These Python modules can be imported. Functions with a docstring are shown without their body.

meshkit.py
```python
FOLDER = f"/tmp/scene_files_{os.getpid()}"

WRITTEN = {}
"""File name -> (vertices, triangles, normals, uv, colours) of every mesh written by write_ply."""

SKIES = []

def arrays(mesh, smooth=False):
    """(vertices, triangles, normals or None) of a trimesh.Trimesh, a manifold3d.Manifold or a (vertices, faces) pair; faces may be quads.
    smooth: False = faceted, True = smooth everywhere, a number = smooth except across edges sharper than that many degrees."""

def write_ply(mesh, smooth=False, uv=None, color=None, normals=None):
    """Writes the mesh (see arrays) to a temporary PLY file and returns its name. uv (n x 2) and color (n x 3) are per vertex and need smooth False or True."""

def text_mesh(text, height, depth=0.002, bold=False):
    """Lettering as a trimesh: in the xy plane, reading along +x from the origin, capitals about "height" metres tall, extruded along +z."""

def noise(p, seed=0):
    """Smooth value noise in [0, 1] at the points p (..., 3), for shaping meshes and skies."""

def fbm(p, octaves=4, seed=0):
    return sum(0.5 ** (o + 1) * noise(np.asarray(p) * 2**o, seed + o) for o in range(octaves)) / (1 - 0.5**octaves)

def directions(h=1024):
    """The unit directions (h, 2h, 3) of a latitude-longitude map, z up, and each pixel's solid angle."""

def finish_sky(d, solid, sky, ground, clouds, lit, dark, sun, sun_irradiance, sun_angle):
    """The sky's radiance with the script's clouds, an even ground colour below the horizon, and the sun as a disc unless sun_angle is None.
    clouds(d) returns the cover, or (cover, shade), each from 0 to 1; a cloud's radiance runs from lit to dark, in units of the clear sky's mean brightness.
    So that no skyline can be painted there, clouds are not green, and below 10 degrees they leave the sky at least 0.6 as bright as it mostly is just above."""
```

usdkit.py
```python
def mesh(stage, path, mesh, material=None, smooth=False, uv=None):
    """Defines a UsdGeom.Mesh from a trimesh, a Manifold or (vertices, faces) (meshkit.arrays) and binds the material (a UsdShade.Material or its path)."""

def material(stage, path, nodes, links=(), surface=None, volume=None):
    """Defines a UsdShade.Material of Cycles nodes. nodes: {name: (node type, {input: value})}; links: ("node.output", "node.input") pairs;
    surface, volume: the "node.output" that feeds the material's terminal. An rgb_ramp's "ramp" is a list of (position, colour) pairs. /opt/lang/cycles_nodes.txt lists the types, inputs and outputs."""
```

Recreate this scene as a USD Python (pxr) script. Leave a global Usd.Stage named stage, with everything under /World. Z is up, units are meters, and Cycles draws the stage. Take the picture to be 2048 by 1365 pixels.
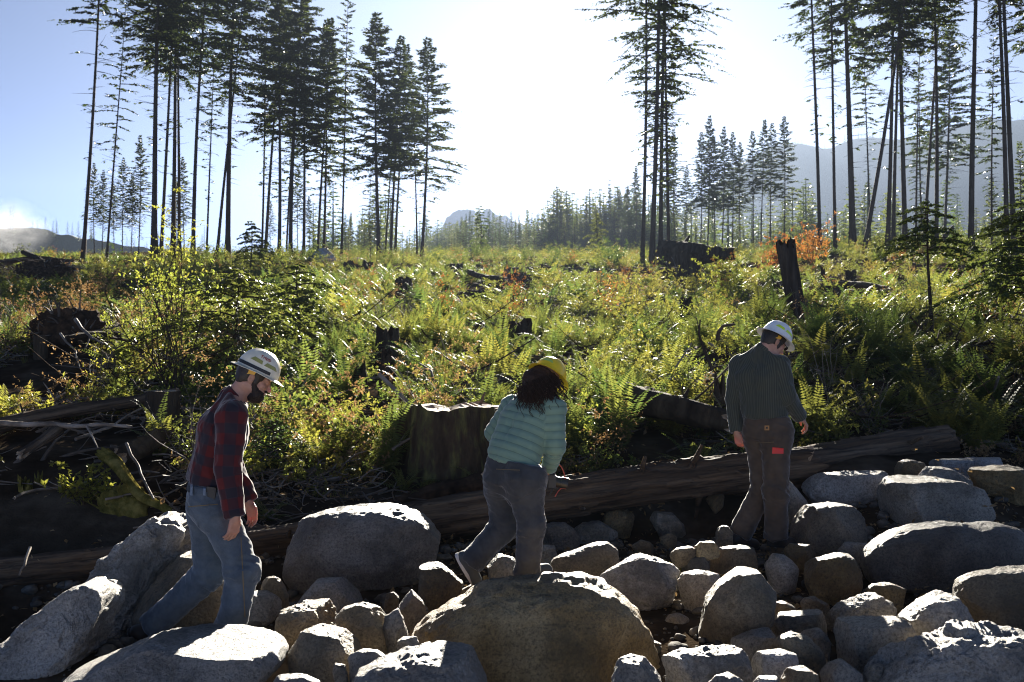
import math, random
import numpy as np, trimesh, usdkit, meshkit
from pxr import Usd, UsdGeom, UsdLux, UsdShade, Gf, Sdf, Vt

stage = Usd.Stage.CreateInMemory()
UsdGeom.SetStageUpAxis(stage, "Z"); UsdGeom.SetStageMetersPerUnit(stage, 1.0)
UsdGeom.Xform.Define(stage, "/World"); UsdGeom.Scope.Define(stage, "/World/Looks")
PI = math.pi
F, CX, HY, CAMZ = 1991.0, 1024.0, 760.0, 1.42          # the lens in photograph pixels, and the eye height

# ---------------------------------------------------------------- camera, sky, sun, exposure
cam = UsdGeom.Camera.Define(stage, "/World/camera")
cam.CreateHorizontalApertureAttr(36.0); cam.CreateFocalLengthAttr(36.0 * F / 2048)
cam.CreateVerticalApertureOffsetAttr(36.0 / 2048 * (HY - 682.5))
cam.CreateClippingRangeAttr(Gf.Vec2f(0.05, 20000)); cam.CreateExposureAttr(2.3)
cam.CreateFStopAttr(5.0); cam.CreateFocusDistanceAttr(7.0)
c_ = UsdGeom.Xformable(cam); c_.AddTranslateOp().Set(Gf.Vec3d(0, 0, CAMZ)); c_.AddRotateXOp().Set(90.0)
AZ, EL = math.atan2(1180 - CX, F), math.atan2(HY - 5, math.hypot(1180 - CX, F))
SUN = np.array([math.sin(AZ) * math.cos(EL), math.cos(AZ) * math.cos(EL), math.sin(EL)])
usdkit.material(stage, "/World/Looks/sky", {
    "s": ("sky_texture", {"sky_type": "single_scattering", "sun_disc": False, "sun_elevation": EL, "sun_rotation": AZ, "altitude": 300.0,
                          "air_density": 0.14, "aerosol_density": 0.055, "ozone_density": 2.2}),
    "b": ("background_shader", {"strength": 0.05})}, [("s.color", "b.color")], surface="b.background")
dome = UsdLux.DomeLight.Define(stage, "/World/sky")
dome.GetPrim().SetCustomDataByKey("kind", "structure")
UsdShade.MaterialBindingAPI.Apply(dome.GetPrim()).Bind(UsdShade.Material.Get(stage, "/World/Looks/sky"))
sun = UsdLux.DistantLight.Define(stage, "/World/sun")
sun.CreateIntensityAttr(1.25); sun.CreateAngleAttr(0.5); sun.CreateColorAttr(Gf.Vec3f(1.0, 0.93, 0.80)); sun.GetPrim().CreateAttribute("inputs:normalize", Sdf.ValueTypeNames.Bool).Set(True)
sun.AddTransformOp().Set(Gf.Matrix4d().SetRotate(Gf.Rotation(Gf.Vec3d(0, 0, 1), Gf.Vec3d(*map(float, SUN)))))

# ---------------------------------------------------------------- helpers
def P(px, py, d):
    return np.array([(px - CX) / F * d, d, CAMZ + (HY - py) / F * d])
_names = {}
def numbered(parent, name):
    k = (parent, name); n = _names.get(k, 0); _names[k] = n + 1
    return f"{parent}/{name}" if n == 0 else f"{parent}/{name}_{n:03d}"
def tag(prim, label=None, cat=None, group=None, kind=None):
    for k, v in (("label", label), ("category", cat), ("group", group), ("kind", kind)):
        if v: prim.SetCustomDataByKey(k, v)
    return prim
def M(name): return UsdShade.Material.Get(stage, "/World/Looks/" + name)
def thing(name, label, cat, loc=(0, 0, 0), group=None, rotz=0.0, scale=None, tilt=None, kind=None):
    x = UsdGeom.Xform.Define(stage, numbered("/World", name))
    x.AddTranslateOp().Set(Gf.Vec3d(*map(float, loc)))
    if tilt is not None: x.AddOrientOp().Set(Gf.Quatf(Gf.Rotation(Gf.Vec3d(0, 0, 1), Gf.Vec3d(*map(float, tilt))).GetQuat()))
    x.AddRotateZOp().Set(float(rotz))
    if scale is not None: x.AddScaleOp().Set(Gf.Vec3f(*map(float, np.broadcast_to(scale, 3))))
    return tag(x.GetPrim(), label, cat, group, kind)
def obj(name, mesh, mat, parent=None, smooth=False, label=None, cat=None, group=None, kind=None, loc=None, uv=None):
    m = usdkit.mesh(stage, numbered(str(parent.GetPath()) if parent else "/World", name), mesh, M(mat), smooth, uv)
    if loc is not None: m.AddTranslateOp().Set(Gf.Vec3d(*map(float, loc)))
    return tag(m.GetPrim(), label, cat, group, kind)
_protos = {}
def proto(key, build):
    """A class prim under which one of a kind is built once."""
    if key not in _protos:
        p = stage.CreateClassPrim("/World/Looks/kind_" + key); build(p); _protos[key] = p.GetPath()
    return _protos[key]
def copy(key, name, label, cat, loc, group=None, rotz=0.0, scale=None, tilt=None, kind=None):
    t = thing(name, label, cat, loc, group, rotz, scale, tilt, kind)
    t.GetReferences().AddInternalReference(_protos[key]); t.SetInstanceable(True)
    return t
class MB:
    """Collects vertices and triangles for one mesh."""
    def __init__(s): s.v, s.f, s.n = [], [], 0
    def add(s, v, f):
        v = np.asarray(v, float).reshape(-1, 3); s.v.append(v); s.f.append(np.asarray(f, int).reshape(-1, 3) + s.n); s.n += len(v); return s
    def mesh(s): return np.vstack(s.v), np.vstack(s.f)
    def tube(s, pts, radii, sides=6, cap=True):
        p = np.asarray(pts, float); n = len(p); r = np.broadcast_to(radii, (n,))
        t = np.gradient(p, axis=0); t /= np.linalg.norm(t, axis=1, keepdims=True) + 1e-12
        ref = np.array([0, 0, 1.0]) if abs(t[:, 2].mean()) < 0.8 else np.array([1.0, 0, 0])
        a = np.cross(t, ref); a /= np.linalg.norm(a, axis=1, keepdims=True) + 1e-12; b = np.cross(t, a)
        g = np.arange(sides) * 2 * PI / sides
        v = p[:, None] + r[:, None, None] * (np.cos(g)[None, :, None] * a[:, None] + np.sin(g)[None, :, None] * b[:, None])
        i, j = np.meshgrid(np.arange(n - 1), np.arange(sides), indexing="ij"); k = (j + 1) % sides
        q = np.stack([i * sides + j, (i + 1) * sides + j, (i + 1) * sides + k, i * sides + k], -1).reshape(-1, 4)
        f = np.vstack([q[:, [0, 1, 2]], q[:, [0, 2, 3]]]); v = v.reshape(-1, 3)
        if cap:
            v = np.vstack([v, p[0], p[-1]]); c = len(v) - 2; jj = np.arange(sides); kk = (jj + 1) % sides; o = (n - 1) * sides
            f = np.vstack([f, np.stack([np.full(sides, c), jj, kk], 1), np.stack([np.full(sides, c + 1), o + kk, o + jj], 1)])
        return s.add(v, f)
def sstep(a, b, x):
    t = np.clip((np.asarray(x, float) - a) / (b - a), 0, 1); return t * t * (3 - 2 * t)
def fbm(p, o=4, seed=0): return meshkit.fbm(np.asarray(p, float) + 1000.0, o, seed) * 2 - 1

# ---------------------------------------------------------------- materials
def mat(name, nodes, links, surface=None, volume=None): return usdkit.material(stage, "/World/Looks/" + name, nodes, links, surface, volume)
def rough_mat(name, ramp, scale=4.0, rough=0.85, bump=0.5, fine=40.0, dist=0.02, stretch=(1, 1, 1), spec=0.3, ramp2=None, vary=0.25):
    """Noise-coloured matte surface with two scales of relief, in object space."""
    n = {"tc": ("texture_coordinate", {}), "info": ("object_info", {}), "mp": ("mapping", {"scale": stretch}),
         "n1": ("noise_texture", {"scale": scale, "detail": 6.0, "roughness": 0.62}), "r1": ("rgb_ramp", {"ramp": ramp}),
         "n2": ("noise_texture", {"scale": fine, "detail": 4.0, "roughness": 0.7}), "m": ("math", {"math_type": "multiply_add", "value2": 0.6}),
         "mul": ("math", {"math_type": "multiply_add", "value2": vary, "value3": 1 - vary * 0.5}), "hsv": ("hsv", {}),
         "bp": ("bump", {"strength": bump, "distance": dist}), "p": ("principled_bsdf", {"roughness": rough, "specular_ior_level": spec})}
    l = [("tc.object", "mp.vector"), ("mp.vector", "n1.vector"), ("mp.vector", "n2.vector"), ("n1.fac", "r1.fac"), ("n2.fac", "m.value1"), ("n1.fac", "m.value3"),
         ("m.value", "bp.height"), ("info.random", "mul.value1"), ("mul.value", "hsv.value"), ("bp.normal", "p.normal"), ("hsv.color", "p.base_color")]
    if ramp2:
        n["r2"] = ("rgb_ramp", {"ramp": ramp2}); n["mx"] = ("mix", {"mix_type": "multiply", "fac": 1.0})
        l += [("n2.fac", "r2.fac"), ("r1.color", "mx.color1"), ("r2.color", "mx.color2"), ("mx.color", "hsv.color")]
    else: l.append(("r1.color", "hsv.color"))
    mat(name, n, l, surface="p.BSDF")
def rock_mat(name, a, b, c):
    n = {"tc": ("texture_coordinate", {}), "info": ("object_info", {}), "off": ("vector_math", {"math_type": "add"}),
         "sc": ("math", {"math_type": "multiply", "value2": 37.0}),
         "n1": ("noise_texture", {"scale": 2.2, "detail": 7.0, "roughness": 0.6}), "r1": ("rgb_ramp", {"ramp": [(0.3, a), (0.5, b), (0.68, c)]}),
         "n2": ("noise_texture", {"scale": 62.0, "detail": 3.0, "roughness": 0.75}), "r2": ("rgb_ramp", {"ramp": [(0.34, (0.4, 0.38, 0.36)), (0.48, (0.95, 0.95, 0.95)), (0.68, (1.45, 1.43, 1.4))]}),
         "mx": ("mix", {"mix_type": "multiply", "fac": 0.85}),
         "n3": ("noise_texture", {"scale": 1.3, "detail": 8.0, "roughness": 0.7}), "r3": ("rgb_ramp", {"ramp": [(0.5, (0, 0, 0)), (0.62, (1, 1, 1))]}),
         "lich": ("mix", {"mix_type": "mix", "color2": (0.075, 0.062, 0.04)}), "lf": ("math", {"math_type": "multiply", "value2": 0.75}),
         "n4": ("noise_texture", {"scale": 11.0, "detail": 9.0, "roughness": 0.74}), "ma": ("math", {"math_type": "multiply_add", "value2": 0.35}),
         "bp": ("bump", {"strength": 1.0, "distance": 0.075}), "hs": ("hsv", {}), "f7": ("math", {"math_type": "multiply", "value2": 7.3}), "fr": ("math", {"math_type": "fraction"}), "sat": ("math", {"math_type": "multiply_add", "value2": 0.9, "value3": 0.45}), "mul": ("math", {"math_type": "multiply_add", "value2": 0.75, "value3": 0.6}),
         "p": ("principled_bsdf", {"roughness": 0.55, "specular_ior_level": 0.55})}
    l = [("info.random", "sc.value1"), ("tc.object", "off.vector1"), ("sc.value", "off.vector2"), ("off.vector", "n1.vector"), ("off.vector", "n2.vector"), ("off.vector", "n3.vector"), ("off.vector", "n4.vector"),
         ("n1.fac", "r1.fac"), ("n2.fac", "r2.fac"), ("r1.color", "mx.color1"), ("r2.color", "mx.color2"), ("n3.fac", "r3.fac"), ("r3.color", "lf.value1"), ("lf.value", "lich.fac"), ("mx.color", "lich.color1"),
         ("info.random", "f7.value1"), ("f7.value", "fr.value1"), ("fr.value", "sat.value1"), ("sat.value", "hs.saturation"), ("info.random", "mul.value1"), ("mul.value", "hs.value"), ("lich.color", "hs.color"), ("hs.color", "p.base_color"),
         ("n2.fac", "ma.value1"), ("n4.fac", "ma.value3"), ("ma.value", "bp.height"), ("bp.normal", "p.normal")]
    mat(name, n, l, surface="p.BSDF")
def leaf_mat(name, ramp, trans=0.45, rough=0.45, spec=0.3, patch=0.35, tcol=(1.45, 1.5, 0.88)):
    n = {"info": ("object_info", {}), "geo": ("geometry", {}), "nz": ("noise_texture", {"scale": patch, "detail": 3.0}), "ad": ("math", {"math_type": "multiply_add", "value2": 0.45}),
         "isl": ("math", {"math_type": "multiply_add", "value2": 0.3}), "r": ("rgb_ramp", {"ramp": ramp}), "p": ("principled_bsdf", {"roughness": rough, "specular_ior_level": spec}),
         "tm": ("mix", {"mix_type": "multiply", "fac": 1.0, "color2": tcol}), "t": ("translucent_bsdf", {}), "mx": ("mix_closure", {"fac": trans})}
    l = [("geo.position", "nz.vector"), ("info.random", "ad.value1"), ("nz.fac", "isl.value3"), ("geo.random_per_island", "isl.value1"), ("isl.value", "ad.value3"), ("ad.value", "r.fac"), ("r.color", "p.base_color"), ("r.color", "tm.color1"),
         ("tm.color", "t.color"), ("p.BSDF", "mx.closure1"), ("t.BSDF", "mx.closure2")]
    mat(name, n, l, surface="mx.closure")
def plain(name, col, rough=0.6, spec=0.5, bump=0.0, bscale=300.0, var=0.0, vscale=20.0, **kw):
    n = {"tc": ("texture_coordinate", {}), "p": ("principled_bsdf", {"roughness": rough, "specular_ior_level": spec, "base_color": col, **kw})}; l = []
    if bump:
        n["n"] = ("noise_texture", {"scale": bscale, "detail": 3.0}); n["b"] = ("bump", {"strength": bump, "distance": 0.002}); l += [("tc.object", "n.vector"), ("n.fac", "b.height"), ("b.normal", "p.normal")]
    if var:
        n["v"] = ("noise_texture", {"scale": vscale, "detail": 5.0}); n["vr"] = ("rgb_ramp", {"ramp": [(0.3, tuple(x * (1 - var) for x in col)), (0.7, tuple(x * (1 + var) for x in col))]})
        l += [("tc.object", "v.vector"), ("v.fac", "vr.fac"), ("vr.color", "p.base_color")]
    mat(name, n, l, surface="p.BSDF")

rock_mat("granite", (0.17, 0.147, 0.117), (0.32, 0.287, 0.236), (0.44, 0.40, 0.335))
rock_mat("brown_granite", (0.098, 0.066, 0.034), (0.215, 0.16, 0.093), (0.37, 0.298, 0.195))
rough_mat("soil", [(0.3, (0.022, 0.016, 0.011)), (0.5, (0.05, 0.037, 0.025)), (0.7, (0.11, 0.085, 0.06))], scale=1.6, fine=30, bump=0.8, dist=0.04, rough=1.0, spec=0.0)
rough_mat("gravel", [(0.3, (0.035, 0.028, 0.02)), (0.5, (0.08, 0.07, 0.055)), (0.7, (0.2, 0.18, 0.15))], scale=9, fine=60, bump=0.5, dist=0.01)
rough_mat("pale_gravel", [(0.3, (0.30, 0.27, 0.225)), (0.5, (0.43, 0.39, 0.335)), (0.7, (0.55, 0.51, 0.45))], scale=7, fine=26, bump=1.0, dist=0.03, rough=0.9, spec=0.2)
rough_mat("bark", [(0.3, (0.028, 0.02, 0.014)), (0.5, (0.06, 0.042, 0.03)), (0.7, (0.11, 0.085, 0.062))], scale=5, fine=26, stretch=(1, 1, 0.16), bump=0.9, dist=0.04, rough=0.95, spec=0.1)
rough_mat("log_wood", [(0.28, (0.022, 0.013, 0.007)), (0.48, (0.065, 0.041, 0.023)), (0.62, (0.125, 0.085, 0.052)), (0.78, (0.25, 0.2, 0.145))], scale=6, fine=30, stretch=(0.06, 1, 1), bump=1.0, dist=0.03, rough=0.8, spec=0.25, ramp2=[(0.36, (0.45, 0.42, 0.4)), (0.5, (1, 1, 1)), (0.64, (1.5, 1.42, 1.3))])
rough_mat("stump_wood", [(0.3, (0.018, 0.012, 0.008)), (0.5, (0.045, 0.031, 0.019)), (0.7, (0.09, 0.066, 0.04))], scale=5, fine=30, stretch=(1, 1, 0.2), bump=1.0, dist=0.04, rough=0.92, spec=0.15)
rough_mat("cut_wood", [(0.3, (0.16, 0.11, 0.065)), (0.5, (0.28, 0.20, 0.125)), (0.7, (0.42, 0.33, 0.23))], scale=12, fine=80, bump=0.4, dist=0.01, rough=0.8)
rough_mat("mossy_wood", [(0.3, (0.03, 0.019, 0.011)), (0.47, (0.065, 0.044, 0.026)), (0.55, (0.09, 0.076, 0.03)), (0.7, (0.18, 0.155, 0.05))], scale=8, fine=55, stretch=(1, 1, 0.3), bump=1.0, dist=0.05, rough=0.95, spec=0.1)
rough_mat("moss", [(0.3, (0.05, 0.045, 0.012)), (0.5, (0.15, 0.125, 0.032)), (0.7, (0.30, 0.23, 0.07))], scale=9, fine=120, bump=1.0, dist=0.02, rough=1.0, spec=0.0)
rough_mat("dead_twig", [(0.3, (0.06, 0.042, 0.028)), (0.5, (0.14, 0.105, 0.075)), (0.7, (0.30, 0.245, 0.19))], scale=4, fine=40, bump=0.3, dist=0.005, rough=0.75, spec=0.3, vary=0.8)
rough_mat("rotten", [(0.3, (0.02, 0.012, 0.008)), (0.5, (0.055, 0.034, 0.02)), (0.7, (0.12, 0.07, 0.04))], scale=7, fine=50, bump=1.0, dist=0.04, rough=0.95, spec=0.1)
rough_mat("mountain_rock", [(0.3, (0.10, 0.105, 0.11)), (0.55, (0.22, 0.22, 0.225)), (0.75, (0.36, 0.36, 0.37))], scale=0.012, fine=0.08, bump=0.6, dist=8.0, vary=0.0)
rough_mat("forest_slope", [(0.3, (0.012, 0.022, 0.014)), (0.55, (0.03, 0.045, 0.025)), (0.75, (0.055, 0.066, 0.035))], scale=0.03, fine=0.3, bump=1.0, dist=6.0, vary=0.0)
leaf_mat("needle", [(0.1, (0.016, 0.028, 0.012)), (0.5, (0.035, 0.055, 0.022)), (0.9, (0.07, 0.085, 0.03))], trans=0.3, rough=0.5, patch=0.02, spec=0.3, tcol=(1.3, 1.35, 0.8))
leaf_mat("young_needle", [(0.1, (0.03, 0.055, 0.022)), (0.5, (0.06, 0.09, 0.03)), (0.9, (0.12, 0.13, 0.04))], trans=0.42, rough=0.45, patch=0.05, spec=0.35)
leaf_mat("fern_leaf", [(0.1, (0.034, 0.06, 0.023)), (0.45, (0.064, 0.098, 0.036)), (0.75, (0.118, 0.135, 0.046)), (1.0, (0.18, 0.165, 0.05))], trans=0.46, rough=0.5, spec=0.3)
leaf_mat("shrub_leaf", [(0.1, (0.035, 0.07, 0.015)), (0.45, (0.08, 0.108, 0.033)), (0.75, (0.155, 0.158, 0.05)), (1.0, (0.21, 0.175, 0.055))], trans=0.5, rough=0.45, spec=0.3)
leaf_mat("yellow_leaf", [(0.1, (0.085, 0.125, 0.028)), (0.5, (0.15, 0.175, 0.042)), (1.0, (0.25, 0.225, 0.06))], trans=0.55, rough=0.4)
leaf_mat("autumn_leaf", [(0.1, (0.13, 0.04, 0.02)), (0.5, (0.19, 0.07, 0.028)), (1.0, (0.26, 0.15, 0.05))], trans=0.5, rough=0.45, tcol=(1.4, 1.1, 0.7))
leaf_mat("dry_leaf", [(0.1, (0.10, 0.06, 0.03)), (0.5, (0.2, 0.13, 0.065)), (1.0, (0.32, 0.24, 0.13))], trans=0.35, rough=0.6, tcol=(1.3, 1.1, 0.8))
leaf_mat("grass_blade", [(0.1, (0.05, 0.08, 0.018)), (0.5, (0.12, 0.13, 0.035)), (1.0, (0.26, 0.22, 0.09))], trans=0.5, rough=0.4)

# ---------------------------------------------------------------- terrain
_D = np.array([9.0, 9.35, 9.8, 10.5, 11.5, 13, 16, 20, 30, 45, 65, 80, 100, 130, 160, 200, 260, 400, 1000, 3000.])
_Y = np.array([1074., 1020, 965, 915, 872, 815, 745, 690, 622, 572, 540, 526, 516, 510, 508, 514, 530, 570, 640, 700.])
_Z = CAMZ + _D * (HY - _Y) / F; _Z[0] = 0.0
def ground(x, y, rough=True):
    x, y = np.broadcast_arrays(np.asarray(x, float), np.asarray(y, float))
    foot = 8.75 + 0.16 * np.clip(x, -6, 8)
    d = y - (foot - 9.0) * (1 - sstep(12, 30, y))
    z = np.interp(np.clip(d, 9.0, 3000), _D, _Z)
    u = x / np.maximum(y, 5.0)
    z = z + sstep(0.12, 0.42, u) * sstep(40, 90, y) * (1 - sstep(170, 300, y)) * y * 26 / F
    z = z + 0.45 * sstep(1.9, 3.7, x) * sstep(7.2, 9.2, y) * (1 - sstep(9.2, 11.5, y))
    z = z + 0.65 * sstep(2.2, 4.6, x) * sstep(10.0, 14.5, y) * (1 - sstep(16, 24, y))        # the steeper shaded bank
    z = z - 0.38 * np.exp(-((x + 3.1) / 0.9) ** 2 - ((y - 6.9) / 0.9) ** 2)                    # the hollow under the log
    z = z + 0.4 * np.exp(-((x + 7.0) / 2.4) ** 2 - ((y - 16.5) / 2.2) ** 2)                    # the slash heap
    z = z - 0.12 * (1 - sstep(6.8, 8.2, y)) - 0.32 * (1 - sstep(4.7, 5.9, y))
    if rough:
        p = np.stack([x, y, np.zeros_like(x)], -1)
        z = z + 0.05 * fbm(p * 1.7, 3, 5) * (y > 0) + sstep(10, 20, y) * 0.16 * fbm(p * 0.55, 3, 9) + sstep(25, 60, y) * 0.5 * fbm(p * 0.12, 3, 11) * (1 - sstep(300, 600, y) * 0.5)
    return z
def gz(x, y): return float(ground(np.array([x]), np.array([y]))[0])
def on_ground(px, d, sink=0.0):
    x = (px - CX) / F * d; return np.array([x, d, gz(x, d) - sink])
az = np.concatenate([np.linspace(-48, 48, 430), np.linspace(48, 312, 60)[1:-1]]) * PI / 180
rr = 0.6 * (2600 / 0.6) ** (np.linspace(0, 1, 400))
A_, R_ = np.meshgrid(az, rr, indexing="ij"); gx, gy = R_ * np.sin(A_), R_ * np.cos(A_)
gv = np.stack([gx, gy, ground(gx, gy)], -1); na, nr = gx.shape
i, j = np.meshgrid(np.arange(na), np.arange(nr - 1), indexing="ij"); k = (i + 1) % na
q = np.stack([i * nr + j, k * nr + j, k * nr + j + 1, i * nr + j + 1], -1).reshape(-1, 4)
tv = np.vstack([gv.reshape(-1, 3), [[0, 0, float(gv[:, 0, 2].mean())]]])
tf = np.vstack([q[:, [0, 2, 1]], q[:, [0, 3, 2]], np.stack([np.full(na, len(tv) - 1), ((np.arange(na) + 1) % na) * nr, np.arange(na) * nr], 1)])
_n = np.cross(tv[tf[0, 1]] - tv[tf[0, 0]], tv[tf[0, 2]] - tv[tf[0, 0]])
if _n[2] < 0: tf = tf[:, ::-1]
obj("ground", (tv, tf), "soil", smooth=True, kind="structure")

# the dry gravel bar on which the photograph was taken: it throws the sun back at the walkers
gxx, gyy = np.meshgrid(np.linspace(-34, 34, 120), np.linspace(-40, 3.7, 90), indexing="ij")
_gb = ground(gxx, gyy) + 0.02 + 0.05 * fbm(np.stack([gxx * 1.3, gyy * 1.3, 0 * gxx], -1), 3, 12) - 0.25 * sstep(3.0, 3.7, gyy) + 0.1
i, j = np.meshgrid(np.arange(119), np.arange(89), indexing="ij"); q = np.stack([i * 90 + j, (i + 1) * 90 + j, (i + 1) * 90 + j + 1, i * 90 + j + 1], -1).reshape(-1, 4)
obj("gravel_bar", (np.stack([gxx, gyy, _gb], -1).reshape(-1, 3), np.vstack([q[:, [0, 1, 2]], q[:, [0, 2, 3]]])), "pale_gravel", smooth=True, kind="structure")
# ---------------------------------------------------------------- mountains and wooded hills
def range_mesh(pts, d, depth, lift, rough, seed, nx=220, ny=46, ragged=0.0, foot=-60.0):
    """A mountain with its crest through pts (photograph pixels) at distance d, falling away before and behind."""
    pts = np.array(pts, float); px = np.linspace(pts[0, 0], pts[-1, 0], nx); top = np.interp(px, pts[:, 0], pts[:, 1])
    s = np.linspace(-1, 1, ny); X, S = np.meshgrid(px, s, indexing="ij"); T = np.broadcast_to(top[:, None], X.shape)
    x = (X - CX) / F * d; y = d + S * depth; h = CAMZ + (HY - T) / F * d
    f = 1 - np.abs(S) ** 0.9
    p = np.stack([x, y, np.zeros_like(x)], -1)
    edge = (1 - np.abs(S)) * np.minimum(1, np.abs(S) * 4)
    z = foot + (h - foot) * f + rough * edge * (fbm(p / lift, 5, seed) - 0.6 * np.abs(fbm(p / lift * 0.6, 4, seed + 3))) + ragged * fbm(p / (lift * 0.16), 3, seed + 8) * (np.abs(S) < 0.3)
    v = np.stack([x, y, z], -1).reshape(-1, 3)
    i, j = np.meshgrid(np.arange(nx - 1), np.arange(ny - 1), indexing="ij")
    q = np.stack([i * ny + j, (i + 1) * ny + j, (i + 1) * ny + j + 1, i * ny + j + 1], -1).reshape(-1, 4)
    return v, np.vstack([q[:, [0, 1, 2]], q[:, [0, 2, 3]]])
obj("mountain_peak", range_mesh([(780, 560), (850, 480), (883, 443), (894, 424), (905, 416), (913, 408), (924, 409), (934, 402), (943, 407), (955, 417), (960, 411), (970, 408), (981, 406), (990, 412), (1000, 419), (1018, 423), (1035, 430), (1054, 441), (1100, 465), (1200, 520)],
    1150, 260, 45, 20, 3, ragged=4.0), "mountain_rock", smooth=True, kind="structure")
ridge = [(1100, 560), (1300, 470), (1400, 380), (1480, 310), (1560, 272), (1590, 270), (1612, 276), (1640, 282), (1660, 280), (1680, 268), (1705, 262), (1740, 258), (1800, 262), (1850, 258), (1890, 238), (1930, 224), (1960, 221), (2000, 222), (2048, 221), (2200, 190), (2500, 200), (2900, 320)]
rm = range_mesh(ridge, 1500, 420, 120, 60, 7, ragged=4.0); obj("wooded_ridge", rm, "forest_slope", smooth=True, kind="structure")
hm = range_mesh([(-700, 430), (-400, 415), (-200, 415), (0, 436), (40, 438), (90, 444), (140, 456), (200, 466), (300, 482), (450, 500), (600, 540)], 520, 130, 40, 12, 9, ragged=1.5)
obj("wooded_hill", hm, "forest_slope", smooth=True, kind="structure")

# ---------------------------------------------------------------- conifers
def spray(mb, root, direction, length, width, droop, n, rng, fullness=1.0, fat=1.0):
    """One bough: n needle tufts on both sides of a drooping twig, each a folded pair of thin triangles."""
    d = direction / np.linalg.norm(direction); side = np.cross(d, [0, 0, 1.0]); side /= np.linalg.norm(side) + 1e-9
    t = np.sort(rng.uniform(0.12, 1.0, n)); pos = root + d * (t * length)[:, None]; pos[:, 2] -= droop * t ** 1.8 * length
    s = np.where(np.arange(n) % 2 == 0, 1.0, -1.0)
    w = width * (1.15 - t * 0.75) * rng.uniform(0.6, 1.3, n) * fullness
    out = d * rng.uniform(0.35, 0.9, n)[:, None] + side * (s * rng.uniform(0.5, 1.1, n))[:, None]; out[:, 2] -= rng.uniform(0.0, 0.55, n)
    out /= np.linalg.norm(out, axis=1, keepdims=True)
    tip = pos + out * w[:, None]; mid = pos + out * (w * 0.5)[:, None]
    off = np.cross(out, rng.normal(size=(n, 3))); off /= np.linalg.norm(off, axis=1, keepdims=True) + 1e-9; off *= (w * rng.uniform(0.13, 0.24, n) * fat)[:, None]
    v = np.stack([pos, mid + off, tip, mid - off], 1).reshape(-1, 3); b = np.arange(n)[:, None] * 4
    mb.add(v, np.vstack([b + [0, 1, 2], b + [0, 2, 3]]))
    return root + d * length - np.array([0, 0, droop * length])
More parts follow.
